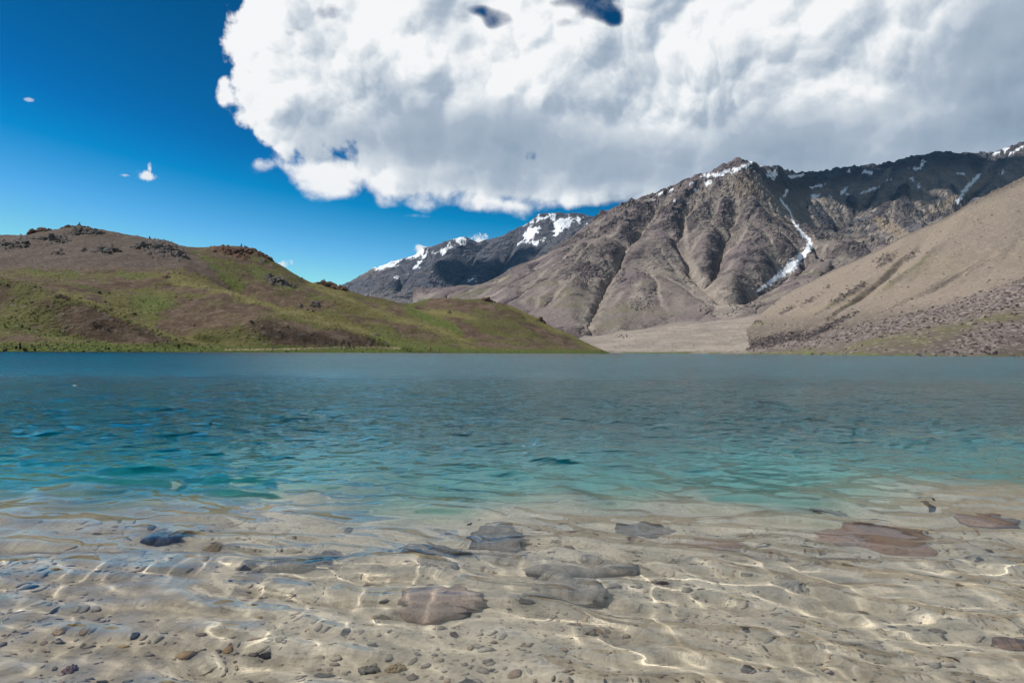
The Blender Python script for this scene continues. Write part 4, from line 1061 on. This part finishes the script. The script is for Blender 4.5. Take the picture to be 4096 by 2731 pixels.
def join_mesh(name, parts, smooth=False):
    V = []; F = []; k = 0
    for v, f in parts:
        V.append(v); F.append(f + k); k += len(v)
    V = np.concatenate(V); F = np.concatenate(F)
    me = bpy.data.meshes.new(name)
    me.vertices.add(len(V)); me.vertices.foreach_set('co', V.astype(np.float32).ravel())
    me.loops.add(F.size); me.loops.foreach_set('vertex_index', F.ravel().astype(np.int32))
    me.polygons.add(len(F)); me.polygons.foreach_set('loop_start', np.arange(0, F.size, F.shape[1], dtype=np.int32))
    me.update(calc_edges=True)
    me.polygons.foreach_set('use_smooth', np.full(len(F), smooth))
    return me

def crag_material(name, c0, c1, c2):
    m, t, b = new_mat(name)
    P = t.new('ShaderNodeTexCoord').outputs['Object']
    n = t.noise(P, 0.9, 5.0, 0.65); f = t.noise(P, 4.0, 3.0, 0.6)
    c = t.mix(t.ss(n, 0.36, 0.64), c0, c1); c = t.mix(t.ss(f, 0.52, 0.7, 0.0, 0.7), c, c2)
    t.put(b.inputs['Base Color'], c)
    bump(t, b, n, 0.5)
    return m
RM = {'dark': crag_material('crag_dark', (0.085, 0.075, 0.070), (0.150, 0.130, 0.118), (0.23, 0.205, 0.185)),
      'red': crag_material('crag_red', (0.085, 0.050, 0.035), (0.150, 0.092, 0.064), (0.22, 0.155, 0.115)),
      'pale': crag_material('boulder_pale', (0.30, 0.26, 0.22), (0.22, 0.18, 0.15), (0.38, 0.34, 0.30)),
      'brown': crag_material('boulder_brown', (0.12, 0.085, 0.062), (0.18, 0.135, 0.105), (0.08, 0.058, 0.045))}
CRAGS = [  # px, py, width px, height px, rock, label
    (160, 914, 100, 34, 'red', 'jagged red-brown rock crest standing alone on the skyline of the tallest hill'),
    (285, 893, 90, 18, 'red', 'red-brown rock crown on the summit of the tallest hill, nearer its steep side'),
    (335, 890, 70, 18, 'red', 'small red-brown rock tip just right of the hill summit'),
    (330, 925, 170, 26, 'dark', 'grey rock band running just under the summit of the tallest hill'),
    (205, 958, 150, 22, 'dark', 'grey broken rock band slanting below the red crest on the tallest hill'),
    (60, 968, 120, 34, 'dark', 'grey rock outcrop at the picture edge of the tallest hill'),
    (625, 992, 175, 46, 'dark', 'wide black cliff on the shoulder of the tallest hill'),
    (722, 1018, 48, 40, 'dark', 'black rock buttress ending the wide cliff'),
    (425, 1000, 84, 46, 'dark', 'dark rock outcrop in the scree between summit and wide cliff'),
    (232, 1012, 54, 18, 'dark', 'low dark rock patch in the scree under the summit'),
    (334, 1002, 26, 14, 'dark', 'small dark rock standing in the scree under the summit'),
    (925, 1010, 150, 34, 'red', 'thick red-brown rock ledge below the second hilltop'),
    (1005, 990, 70, 20, 'red', 'red-brown rocks on the second hilltop skyline'),
    (1062, 1022, 60, 26, 'red', 'red-brown rock rib going down the steep side of the second hill'),
    (1085, 1118, 54, 40, 'dark', 'dark rock tower in the gully below the second hilltop'),
    (1132, 1134, 40, 24, 'dark', 'dark broken rocks right of the rock tower'),
    (1168, 1142, 24, 16, 'dark', 'small dark rock at the end of the broken rocks'),
    (1258, 1213, 30, 28, 'dark', 'black upright rock on the mid slope of the second hill'),
    (1200, 1223, 20, 12, 'dark', 'small dark rock left of the black upright rock'),
    (1310, 1136, 100, 20, 'red', 'long red-brown rock row on the low crest before the mountains'),
    (1368, 1154, 46, 20, 'red', 'red-brown rocks stepping down at the end of the long rock row'),
    (665, 1111, 34, 14, 'red', 'lone red-brown rock heap in the middle of the green slope'),
    (1955, 1200, 54, 15, 'red', 'flat red-brown rocks on top of the last low hill'),
    (2165, 1274, 38, 20, 'red', 'red-brown rock sticking out of the descending edge of the last hill'),
    (1670, 1232, 18, 9, 'red', 'tiny red-brown rock on the saddle before the last hill'),
    (1797, 1252, 22, 8, 'red', 'tiny red-brown rock heap on the face of the last hill'),
    (250, 1186, 52, 12, 'brown', 'row of brown stones on the crest of the nearest grassy spur'),
    (385, 1300, 36, 12, 'red', 'rusty rock patch on the face of the nearest grassy spur'),
    (1510, 1342, 22, 10, 'dark', 'dark rock on the tip of the brown spur where people sit'),
]
_r = np.random.default_rng(31)
for i, (x, y, w, hh, kind, label) in enumerate(CRAGS):
    c = HIL.hit(x, y)
    for k in range(12):                         # a crest line of sight may just miss: lower it
        if c.y < 600: break
        c = HIL.hit(x, y + 3 * (k + 1))
    mpp = c.y / FPX
    W, H = w * mpp, hh * mpp
    size = max(0.35, min(H * 0.30, W * 0.2))
    n = int(np.clip(W * max(H, 1.2) / (size * size) * 0.9, 5, 70))
    parts = []
    for q in range(n):
        ox = _r.uniform(-0.5, 0.5) * W; k = 1 - (2 * abs(ox) / W) ** 2
        dp = _r.uniform(-0.5, 0.5) * H * 1.6
        wx, wy = c.x + ox, c.y + dp
        wz = float(HIL.height(np.array([wx]), np.array([wy]))[0])
        s_ = size * math.exp(_r.normal(0, 0.35)) * (0.55 + 0.6 * k)
        v = angular_rock(_r) * np.array([s_ * _r.uniform(0.8, 1.5), s_ * _r.uniform(0.7, 1.2), s_ * _r.uniform(0.6, 1.1)])
        a = _r.uniform(0, 6.28); v = np.stack([v[:, 0] * math.cos(a) - v[:, 1] * math.sin(a), v[:, 0] * math.sin(a) + v[:, 1] * math.cos(a), v[:, 2]], -1)
        parts.append((v + np.array([ox, dp, wz - c.z - 0.05 * s_]), ROCK_F))
    o = link('rock_outcrop', join_mesh('rock_outcrop', parts), RM[kind], label=label, cat='rock')
    o.location = c
# single boulders
BOULD = [(398, 1173, 1.9, 'dark', 'single dark boulder on the green slope above the nearest spur'), (250, 1380, 0.8, 'pale', 'pale block lying in the grass near the crouching person'), (663, 1370, 0.7, 'pale', 'pale stone on the grassy foot of the nearest spur'),
         (537, 1257, 1.6, 'brown', 'brown boulder at the lower end of the green hollow'), (1005, 1287, 1.4, 'dark', 'dark boulder on the slope above the bare brown hillside'), (1115, 1325, 1.2, 'pale', 'pale boulder in the middle of the bare brown hillside'),
         (1150, 1308, 1.3, 'brown', 'brown boulder high on the bare brown hillside'), (1230, 1240, 1.6, 'brown', 'brown boulder below the black upright rock'), (1252, 1246, 1.5, 'brown', 'brown boulder beside another below the black upright rock'),
         (1590, 1326, 1.2, 'dark', 'dark boulder on the grassy flank right of the brown spur'), (1217, 1388, 1.1, 'dark', 'dark boulder at the foot of the bare brown hillside'), (1870, 1342, 1.2, 'pale', 'pale boulder in the bare chute of the last hill'),
         (1700, 1392, 1.0, 'brown', 'brown rock at the shore behind the standing people'), (3387, 1412, 1.6, 'dark', 'dark boulder on the far shore below the scree hill'), (2960, 1402, 2.6, 'brown', 'brown boulder where the gravel fan meets the scree hill'), (3838, 1415, 1.8, 'dark', 'black boulder at the waterline under the boulder field')]
def put_boulder(px_, py_, size, kind, label, group=None, terr=HIL):
    c = terr.hit(px_, py_)
    v = angular_rock(_r) * np.array([size * 0.62, size * 0.5, size * 0.45])
    o = link('boulder', join_mesh('boulder', [(v, ROCK_F)]), RM[kind], label=label, cat='boulder', group=group)
    o.location = c + Vector((0, 0, size * 0.12)); o.rotation_euler = (0, 0, _r.uniform(0, 6.28))
for x, y, s_, kind, label in BOULD:
    put_boulder(x, y, s_, kind, label, terr=SCR if x > 2700 else HIL)
HILL_TAG = [(17, 1404, 'seated pink top'), (80, 1396, 'long black dress'), (158, 1384, 'crouching person'), (203, 1394, 'lying person'), (715, 1394, 'two people in black'), (1486, 1393, 'person in dark teal'), (1634, 1408, 'red and grey tops'),
            (1722, 1404, 'person all in red'), (1905, 1412, 'last seated group'), (1503, 1338, 'three sitters on the spur'), (250, 1186, 'row of brown stones'), (385, 1300, 'rusty rock patch'), (665, 1111, 'lone red-brown heap'), (1258, 1213, 'black upright rock'),
            (1955, 1200, 'flat red-brown rocks'), (1115, 1325, 'pale boulder'), (537, 1257, 'brown boulder'), (435, 1398, 'black bag'), (1870, 1342, 'bare chute')]
_anch = [(a, b_) for a, b_, _ in HILL_TAG]
seen_labels = set(); n_ = 0
for i in range(400):
    if n_ >= 70: break
    x = _r.uniform(20, 2150); y = _r.uniform(1200, 1392)
    if y < 1180 + 0.095 * x and x > 1400: continue
    kind = ('brown', 'pale', 'dark')[int(_r.integers(0, 3))]
    where, k = beside(x, y, _anch, 0.5)
    label = 'small %s stone on the hillside, %s the %s' % (kind, where, HILL_TAG[k][2])
    if label in seen_labels: continue
    seen_labels.add(label); n_ += 1
    put_boulder(x, y, 0.5 * math.exp(_r.normal(0, 0.4)), kind, label, 'small stones scattered on the hillside')
# rubble of the boulder field and the dark toe of the scree hill: far too many to count
def rubble(name, n, mask, smin, smax, seed, label, mat, terr=SCR):
    r = np.random.default_rng(seed)
    w = (mask * terr.cell ** 2 / terr.Y ** 1.2).ravel(); w = w / w.sum()
    idx = r.choice(len(w), n, p=w)
    base = [angular_rock(r, 6) for _ in range(12)]
    small_v = None
    ib = bmesh.new(); bmesh.ops.create_icosphere(ib, subdivisions=1, radius=1.0)
    iv = np.array([v.co[:] for v in ib.verts]); fi = np.array([[v.index for v in f.verts] for f in ib.faces]); ib.free()
    x = terr.X.ravel()[idx] + r.normal(0, 1, n) * terr.cell.ravel()[idx] * 0.5; y = terr.Y.ravel()[idx] + r.normal(0, 1, n) * terr.cell.ravel()[idx] * 0.6
    z = terr.height(x, y)
    s = np.exp(r.uniform(math.log(smin), math.log(smax), n))
    v = iv[None] * (1 + 0.25 * r.normal(0, 1, (n, len(iv), 1)).clip(-1.5, 1.5)) * (s[:, None] * r.uniform(0.6, 1.3, (n, 3)) * np.array([1, 1, 0.75]))[:, None, :]
    v = v + np.stack([x, y, z + 0.15 * s], -1)[:, None, :]
    f = (fi[None] + (np.arange(n) * len(iv))[:, None, None]).reshape(-1, 3)
    me = join_mesh(name, [(v.reshape(-1, 3), f)])
    add_attr(me, 'tone', np.repeat(r.uniform(0, 1, n), len(iv)))
    return link(name, me, mat, kind='stuff', label=label, cat='rubble')
rm_, t, b = new_mat('rubble_stone')
c = t.ramp(t.attr('tone'), [(0.0, (0.09, 0.072, 0.066)), (0.4, (0.15, 0.120, 0.106)), (0.8, (0.21, 0.172, 0.150)), (1.0, (0.32, 0.27, 0.23))])
t.put(b.inputs['Base Color'], c)
inv = (sx > 2950) & (sx < 4200)
rubble('block_rubble', 9000, np.clip(band + 0.7 * low2 + 0.05, 0, 1) * inv, 0.3, 2.3, 3, 'purple-grey boulder field covering the foot of the scree hill', rm_)
rm2, t, b = new_mat('toe_stone')
c = t.ramp(t.attr('tone'), [(0.0, (0.035, 0.030, 0.030)), (0.6, (0.085, 0.070, 0.066)), (1.0, (0.16, 0.13, 0.12))])
t.put(b.inputs['Base Color'], c)
rubble('toe_rubble', 3500, toe * inv, 0.7, 2.2, 4, 'dark boulder apron at the toe of the scree hill beside the gravel fan', rm2)

# cairns: little stacks of flat stones left on the crests
def cairn(px_, py_, hgt, label):
    c = HIL.hit(px_, py_)
    if c.y > 620: c = HIL.hit(px_, py_ + 5)
    root = link('cairn', None, label=label, cat='cairn', group='stone cairns on the hill crests')
    root.location = c
    z = 0.0; n = 6
    for k in range(n):
        s_ = hgt * (0.36 - 0.045 * k); hh = hgt / n
        v = angular_rock(_r, 6) * np.array([s_, s_ * 0.9, hh * 0.68])
        o = link('stone', join_mesh('stone', [(v, ROCK_F)]), RM['dark'], parent=root)
        o.location = (_r.normal(0, 0.03) * hgt, _r.normal(0, 0.03) * hgt, z + hh * 0.4); z += hh
for x, y, hgt, label in ((598, 956, 2.0, 'stone cairn on the falling crest between summit and wide cliff'), (966, 979, 2.2, 'tallest stone cairn on the second hilltop'), (979, 983, 1.6, 'middle stone cairn on the second hilltop'),
                         (989, 985, 1.6, 'stone cairn on the second hilltop nearest its steep side'), (1297, 1130, 2.6, 'stone cairn on the long red-brown rock row'), (318, 896, 2.0, 'stone cairn on the very top of the tallest hill'), (276, 900, 1.4, 'small stone cairn left of the summit')):
    cairn(x, y, hgt, label)

# ------------------------------------------------------------------ grass tufts: countless, one object
def tufts(n, seed):
    r = np.random.default_rng(seed)
    inview = (hx > -60) & (hx < 2480) & (HIL.Y < 560) & (HIL.Z > 0.25)
    w = (np.clip(veg - 0.30, 0, 1) * (1 - 0.9 * np.clip(_up, 0, 1)) * (1 - 0.8 * np.clip(scr, 0, 1)) * inview * HIL.cell ** 2 / HIL.Y ** 1.4).ravel(); w /= w.sum()
    idx = r.choice(len(w), n, p=w)
    x = HIL.X.ravel()[idx] + r.normal(0, 0.6, n) * HIL.cell.ravel()[idx]; y = HIL.Y.ravel()[idx] + r.normal(0, 0.8, n) * HIL.cell.ravel()[idx]
    z = HIL.height(x, y)
    lush = np.clip(_hil_attr['lush'].ravel()[idx] + 0.0, 0, 1); cr = crestl.ravel()[idx]
    s = 0.20 * np.exp(r.normal(0, 0.45, n)); hh = s * r.uniform(0.25, 0.6, n)
    # a tuft: six-sided tussock with a drawn-up, wind-bent top
    a = np.linspace(0, 2 * np.pi, 6, endpoint=False)[None] + r.uniform(0, 1, n)[:, None]
    rad = s[:, None] * r.uniform(0.6, 1.2, (n, 6))
    ring0 = np.stack([x[:, None] + rad * np.cos(a), y[:, None] + rad * np.sin(a), (z - 0.10)[:, None] + 0 * rad], -1)
    ring1 = np.stack([x[:, None] + 0.75 * rad * np.cos(a) + 0.10, y[:, None] + 0.75 * rad * np.sin(a), (z + 0.62 * hh)[:, None] * 1.0 + 0.25 * hh[:, None] * r.normal(0, 1, (n, 6)).clip(-1, 1)], -1)
    top = np.stack([x + 0.25 * s, y - 0.1 * s, z + hh], -1)[:, None]
    V = np.concatenate([ring0, ring1, top], 1)
    tri = []
    for j in range(6):
        k = (j + 1) % 6
        tri += [(j, k, 6 + k), (j, 6 + k, 6 + j), (6 + j, 6 + k, 12)]
    f = (np.array(tri)[None] + (np.arange(n) * 13)[:, None, None]).reshape(-1, 3)
    me = join_mesh('grass_tufts', [(V.reshape(-1, 3), f)], True)
    add_attr(me, 'lush', np.repeat(lush, 13)); add_attr(me, 'crest', np.repeat(cr, 13)); add_attr(me, 'tone', np.repeat(r.uniform(0, 1, n), 13))
    m, t, b = new_mat('tuft_grass')
    c = t.ramp(t.attr('tone'), [(0.0, (0.052, 0.050, 0.017)), (0.5, (0.096, 0.086, 0.028)), (1.0, (0.15, 0.13, 0.048))])
    c = t.mix(t.mul(t.attr('crest'), 0.6), c, (0.19, 0.17, 0.065))
    c = t.mix(t.mul(t.attr('lush'), 0.75), c, (0.080, 0.104, 0.024))
    t.put(b.inputs['Base Color'], c)
    return link('grass_tufts', me, m, kind='stuff', label='low grass tufts covering the lakeside hills', cat='grass')
tufts(20000, 8)

# ------------------------------------------------------------------ people on the far bank
def skin_body(name, verts, edges, radii, root):
    me = bpy.data.meshes.new(name); me.from_pydata(verts, edges, []); me.update()
    ob = bpy.data.objects.new(name, me); COL.objects.link(ob)
    md = ob.modifiers.new('skin', 'SKIN'); md.use_smooth_shade = True
    for i, r_ in enumerate(radii):
        sv = me.skin_vertices[0].data[i]; sv.radius = r_ if isinstance(r_, tuple) else (r_, r_); sv.use_root = (i == root)
    ss = ob.modifiers.new('sub', 'SUBSURF'); ss.levels = 1; ss.render_levels = 1
    dg = bpy.context.evaluated_depsgraph_get()
    out = bpy.data.meshes.new_from_object(ob.evaluated_get(dg))
    bpy.data.objects.remove(ob); bpy.data.meshes.remove(me)
    return out

POSES = {
    # joints: pelvis, waist, chest, neck, head, crown, then shoulder/elbow/wrist/hand L and R, hip/knee/ankle/toe L and R (facing +y)
    'stand': [(0, 0, .96), (0, 0, 1.12), (0, 0, 1.34), (0, 0, 1.49), (0, .02, 1.58), (0, .01, 1.70), (-.18, 0, 1.42), (-.24, -.02, 1.15), (-.23, .06, .92), (-.22, .09, .83), (.18, 0, 1.42), (.24, -.02, 1.15), (.23, .06, .92), (.22, .09, .83),
              (-.09, 0, .90), (-.10, .02, .50), (-.10, -.02, .09), (-.11, .14, .04), (.09, 0, .90), (.11, .03, .50), (.12, 0, .09), (.13, .16, .04)],
    'arms': [(0, 0, .96), (0, 0, 1.12), (0, 0, 1.34), (0, 0, 1.49), (0, .03, 1.58), (0, .02, 1.70), (-.18, 0, 1.42), (-.27, .10, 1.22), (-.12, .28, 1.36), (-.06, .31, 1.42), (.18, 0, 1.42), (.27, .10, 1.22), (.12, .28, 1.36), (.06, .31, 1.42),
             (-.09, 0, .90), (-.11, .02, .50), (-.12, -.02, .09), (-.13, .14, .04), (.09, 0, .90), (.11, .02, .50), (.12, 0, .09), (.13, .16, .04)],
    'sit': [(0, 0, .14), (0, -.03, .30), (0, -.02, .52), (0, .02, .67), (0, .05, .76), (0, .05, .88), (-.18, -.01, .60), (-.25, .12, .38), (-.16, .36, .36), (-.10, .42, .34), (.18, -.01, .60), (.25, .12, .38), (.16, .36, .36), (.10, .42, .34),
            (-.09, .05, .13), (-.12, .42, .42), (-.12, .62, .08), (-.13, .76, .05), (.09, .05, .13), (.12, .42, .42), (.12, .64, .08), (.13, .78, .05)],
    'legs_out': [(0, 0, .14), (0, -.05, .30), (0, -.10, .52), (0, -.08, .67), (0, -.06, .76), (0, -.07, .88), (-.18, -.10, .60), (-.27, -.25, .36), (-.26, -.40, .12), (-.26, -.44, .06), (.18, -.10, .60), (.27, -.25, .36), (.26, -.40, .12), (.26, -.44, .06),
                 (-.09, .05, .12), (-.11, .48, .16), (-.11, .88, .09), (-.12, .92, .20), (.09, .05, .12), (.11, .48, .22), (.11, .86, .09), (.12, .90, .20)],
    'crouch': [(0, 0, .26), (0, .02, .44), (0, .10, .66), (0, .16, .80), (0, .20, .88), (0, .20, 1.0), (-.18, .11, .74), (-.24, .28, .52), (-.14, .46, .54), (-.08, .50, .56), (.18, .11, .74), (.24, .28, .52), (.14, .46, .54), (.08, .50, .56),
               (-.09, .03, .24), (-.16, .38, .42), (-.14, .10, .09), (-.15, .26, .04), (.09, .03, .24), (.16, .38, .42), (.14, .10, .09), (.15, .26, .04)],
    'lie': [(0, 0, .13), (0, -.16, .13), (0, -.38, .15), (0, -.53, .17), (0, -.62, .19), (0, -.74, .20), (-.18, -.46, .14), (-.30, -.30, .10), (-.12, -.16, .26), (-.05, -.14, .27), (.18, -.46, .14), (.30, -.30, .10), (.12, -.16, .26), (.05, -.14, .27),
            (-.09, .06, .12), (-.11, .46, .14), (-.11, .86, .09), (-.12, .90, .20), (.09, .06, .12), (.12, .38, .42), (.12, .62, .08), (.13, .76, .05)],
}
EDG = [(0, 1), (1, 2), (2, 3), (3, 4), (4, 5), (2, 6), (6, 7), (7, 8), (8, 9), (2, 10), (10, 11), (11, 12), (12, 13), (0, 14), (14, 15), (15, 16), (16, 17), (0, 18), (18, 19), (19, 20), (20, 21)]
RAD = [(.15, .11), (.13, .10), (.16, .11), .055, .092, .075, .07, .047, .034, .036, .07, .047, .034, .036, .10, .062, .042, .034, .10, .062, .042, .034]
def plain(name, c):
    m, t, b = new_mat(name)
    P = t.new('ShaderNodeTexCoord').outputs['Object']
    t.put(b.inputs['Base Color'], t.mix(t.ss(t.noise(P, 9.0, 3.0, 0.6), 0.35, 0.65), c, tuple(x * 0.75 for x in c)))
    return m
CLOTH = {k: plain('cloth_' + k, v) for k, v in dict(black=(0.012, 0.012, 0.014), navy=(0.02, 0.03, 0.06), red=(0.30, 0.035, 0.03), white=(0.62, 0.60, 0.58), pink=(0.50, 0.26, 0.28), grey=(0.16, 0.17, 0.18), blue=(0.05, 0.16, 0.36), teal=(0.03, 0.07, 0.08), brown=(0.09, 0.05, 0.035)).items()}
SKINM = plain('skin', (0.30, 0.17, 0.11)); HAIRM = plain('hair', (0.012, 0.009, 0.008))
_bodies = {}
def person(px_, py_, pose, top, legs, face, label, dress=False):
    c = HIL.hit(px_, py_)
    key = (pose, dress)
    if key not in _bodies:
        J = POSES[pose]; rad = list(RAD)
        if dress:
            for k in (14, 18): rad[k] = .12
            for k in (15, 19): rad[k] = .13
            for k in (16, 20): rad[k] = .14
        _bodies[key] = skin_body('person', J, EDG, rad, 0)
    src = _bodies[key]
    me = src.copy()
    for m in (CLOTH[top], CLOTH[legs], SKINM, CLOTH['black']): me.materials.append(m)
    J = np.array(POSES[pose])
    co = np.empty(len(me.vertices) * 3, np.float32); me.vertices.foreach_get('co', co); co = co.reshape(-1, 3)
    own = np.argmin(((co[:, None] - J[None]) ** 2).sum(-1), 1)
    region = np.array([1, 0, 0, 2, 2, 2, 0, 0, 2, 2, 0, 0, 2, 2, 1, 1, 1, 3, 1, 1, 1, 3])[own]
    for p in me.polygons:
        p.material_index = int(region[p.vertices[0]]); p.use_smooth = True
    o = link('person', me, label=label, cat='person')
    o.location = c - Vector((0, 0, 0.02)); o.rotation_euler = (0, 0, R(face))
    # hair
    hd = J[4]; up = (J[5] - J[4]) / np.linalg.norm(J[5] - J[4])
    v = ROCK_V * np.array([0.105, 0.115, 0.115])
    keep = (ROCK_V @ up > -0.35) & ~((ROCK_V[:, 1] > 0.55) & (ROCK_V @ up < 0.45))
    f = ROCK_F[keep[ROCK_F].all(1)]
    hm = join_mesh('hair', [(v + hd + up * 0.05, f)], True)
    link('hair', hm, HAIRM, parent=o)
    return o
for a in (
    (17, 1404, 'sit', 'pink', 'black', 200, 'seated person in a pink top at the water edge, leftmost on the bank'),
    (26, 1404, 'sit', 'navy', 'black', 170, 'seated person in dark clothes close beside the pink top'),
    (80, 1396.5, 'stand', 'black', 'black', 20, 'person standing in a long black dress on the grassy bank', True),
    (95, 1402, 'legs_out', 'black', 'black', -110, 'seated person in black with legs stretched to the lake, nearer the black dress'),
    (103, 1403, 'legs_out', 'black', 'navy', -120, 'second seated person in black with legs stretched to the lake'),
    (158, 1384, 'crouch', 'pink', 'black', -60, 'person crouching alone on the grass in a light top'),
    (203, 1394, 'lie', 'navy', 'grey', -90, 'person lying on the grass with one knee raised'),
    (712, 1394, 'stand', 'black', 'black', 15, 'person in black standing close to another below the nearest spur, on the left'),
    (718, 1394, 'arms', 'black', 'black', 60, 'person in black standing close to another below the nearest spur, on the right'),
    (1486, 1393, 'stand', 'teal', 'teal', 160, 'person in dark teal standing on the bare brown hillside'),
    (1629, 1407, 'arms', 'red', 'black', 180, 'person in a red top and dark trousers standing at the shore'),
    (1639, 1410, 'arms', 'grey', 'navy', 190, 'person in a grey top standing beside the red top at the shore'),
    (1716, 1403.5, 'stand', 'white', 'navy', 150, 'person in a white top standing next to a person all in red'),
    (1722, 1404, 'stand', 'red', 'red', 170, 'person standing dressed all in red', True),
    (1733, 1406, 'lie', 'white', 'grey', 90, 'person in white lying on the bank right of the one in red'),
    (1757, 1409, 'stand', 'pink', 'pink', 180, 'person standing in a pink dress near the waterline', True),
    (1765, 1411, 'sit', 'white', 'navy', 160, 'person in a white top sitting right of the pink dress'),
    (1896, 1412, 'sit', 'white', 'black', 180, 'person in a pale top sitting in the last group on the shore'),
    (1907, 1412, 'sit', 'black', 'black', 170, 'person in black sitting in the middle of the last group on the shore'),
    (1914, 1412.5, 'sit', 'navy', 'black', 200, 'person in navy sitting at the end of the last group on the shore'),
    (1495, 1336, 'sit', 'white', 'grey', 200, 'person in white sitting highest on the tip of the brown spur'),
    (1505, 1339, 'sit', 'blue', 'black', 190, 'person in blue sitting in the middle on the tip of the brown spur'),
    (1511, 1341, 'sit', 'grey', 'black', 180, 'person in grey sitting lowest on the tip of the brown spur'),
    (2407, 1411, 'stand', 'black', 'black', 180, 'tiny person in dark clothes on the point where the hills end'),
):
    person(*a)
# things people put down
def bag(px_, py_, size, mat, label):
    c = HIL.hit(px_, py_)
    root = link('backpack', None, label=label, cat='bag'); root.location = c; root.rotation_euler = (0, 0, R(30))
    bm = bmesh.new(); bmesh.ops.create_cube(bm, size=1.0)
    for v in bm.verts: v.co = Vector((v.co.x * size * (0.75 if v.co.z > 0 else 1.0), v.co.y * size * 0.55, (v.co.z + 0.5) * size * 1.1))
    bmesh.ops.bevel(bm, geom=bm.edges[:] + bm.verts[:], offset=size * 0.16, segments=3, affect='EDGES')
    me = bpy.data.meshes.new('body'); bm.to_mesh(me); bm.free(); me.shade_smooth()
    link('body', me, CLOTH[mat], parent=root)
    bm = bmesh.new(); bmesh.ops.create_cube(bm, size=1.0)
    for v in bm.verts: v.co = Vector((v.co.x * size * 0.5, v.co.y * size * 0.16 + size * 0.34, (v.co.z + 0.5) * size * 0.45 + size * 0.12))
    bmesh.ops.bevel(bm, geom=bm.edges[:], offset=size * 0.05, segments=2, affect='EDGES')
    me = bpy.data.meshes.new('pocket'); bm.to_mesh(me); bm.free()
    link('pocket', me, CLOTH['grey'], parent=root)
bag(65, 1394, 0.62, 'black', 'black backpack left on the grass beside the black dress')
bag(435, 1398, 0.60, 'black', 'black bag lying alone on the bank')
bag(424, 1397, 0.40, 'navy', 'small dark bag next to the black bag on the bank')
bag(139, 1402, 0.55, 'brown', 'brown bag at the water edge right of the seated people')

# ------------------------------------------------------------------ unseen cloud shapes added above the picture, set sunward to shade the mountains
def cloud_mesh(rx, ry, rz, seed, n=26):
    r = np.random.default_rng(seed)
    ib = bmesh.new(); bmesh.ops.create_icosphere(ib, subdivisions=3, radius=1.0)
    iv = np.array([v.co[:] for v in ib.verts]); fi = np.array([[v.index for v in f.verts] for f in ib.faces]); ib.free()
    parts = []
    for k in range(n):
        a = r.uniform(0, 6.283); q = math.sqrt(r.uniform(0, 0.75))
        s = r.uniform(0.20, 0.42)
        d = 1 + 0.30 * fbm(iv[:, 0] * 1.7 + k * 7, iv[:, 1] * 1.7 + iv[:, 2] * 1.3, 4, 0.55, seed + k)
        v = iv * d[:, None] * np.array([rx * s, ry * s, rz * r.uniform(0.7, 1.2)])
        v[:, 2] = np.where(v[:, 2] < 0, v[:, 2] * 0.35, v[:, 2])
        parts.append((v + np.array([q * math.cos(a) * rx, q * math.sin(a) * ry, r.uniform(-0.05, 0.1) * rz]), fi))
    return join_mesh('shade_clouds', parts, True)
cm = bpy.data.materials.new('shade_cloud'); cm.use_nodes = True
t = NT(cm.node_tree); cm.node_tree.nodes.remove(cm.node_tree.nodes['Principled BSDF'])
df = t.new('ShaderNodeBsdfDiffuse'); tr = t.new('ShaderNodeBsdfTranslucent'); mx = t.new('ShaderNodeMixShader')
P = t.new('ShaderNodeTexCoord').outputs['Object']
cc = t.mix(t.noise(P, 0.004, 4.0, 0.6), (0.92, 0.92, 0.93), (0.82, 0.83, 0.85))
t.put(df.inputs[0], cc); t.put(tr.inputs[0], cc); mx.inputs[0].default_value = 0.4
cm.node_tree.links.new(df.outputs[0], mx.inputs[1]); cm.node_tree.links.new(tr.outputs[0], mx.inputs[2])
cm.node_tree.links.new(mx.outputs[0], cm.node_tree.nodes['Material Output'].inputs['Surface'])
for i, (px_, py_, Y_, alt, rx, ry) in enumerate(((3420, 770, 4700, 6500, 560, 360), (3900, 720, 4700, 6700, 420, 420), (1960, 1100, 7100, 9000, 700, 420))):
    p = Vector(at(px_, py_, Y_))
    p = p + sun_dir * ((alt - p.z) / sun_dir.z)
    o = link('shade_clouds', cloud_mesh(rx, ry, 220, 40 + i * 20), cm, kind='stuff')
    o.location = p; o.rotation_euler = (0, 0, R(20 * i))

# ------------------------------------------------------------------ thin mountain air
bm = bmesh.new(); bmesh.ops.create_cube(bm, size=1.0)
for v in bm.verts: v.co = Vector((v.co.x * 20000, (v.co.y + 0.5) * 10900 - 400, (v.co.z + 0.5) * 2220 - 20))
me = bpy.data.meshes.new('haze'); bm.to_mesh(me); bm.free()
hm_ = bpy.data.materials.new('haze_air'); hm_.use_nodes = True
hm_.node_tree.nodes.remove(hm_.node_tree.nodes['Principled BSDF'])
pv = hm_.node_tree.nodes.new('ShaderNodeVolumePrincipled'); pv.inputs['Color'].default_value = (0.10, 0.50, 1.0, 1.0); pv.inputs['Density'].default_value = 1.0e-5; pv.inputs['Anisotropy'].default_value = 0.0
hm_.node_tree.links.new(pv.outputs[0], hm_.node_tree.nodes['Material Output'].inputs['Volume'])
link('haze', me, hm_, kind='stuff')
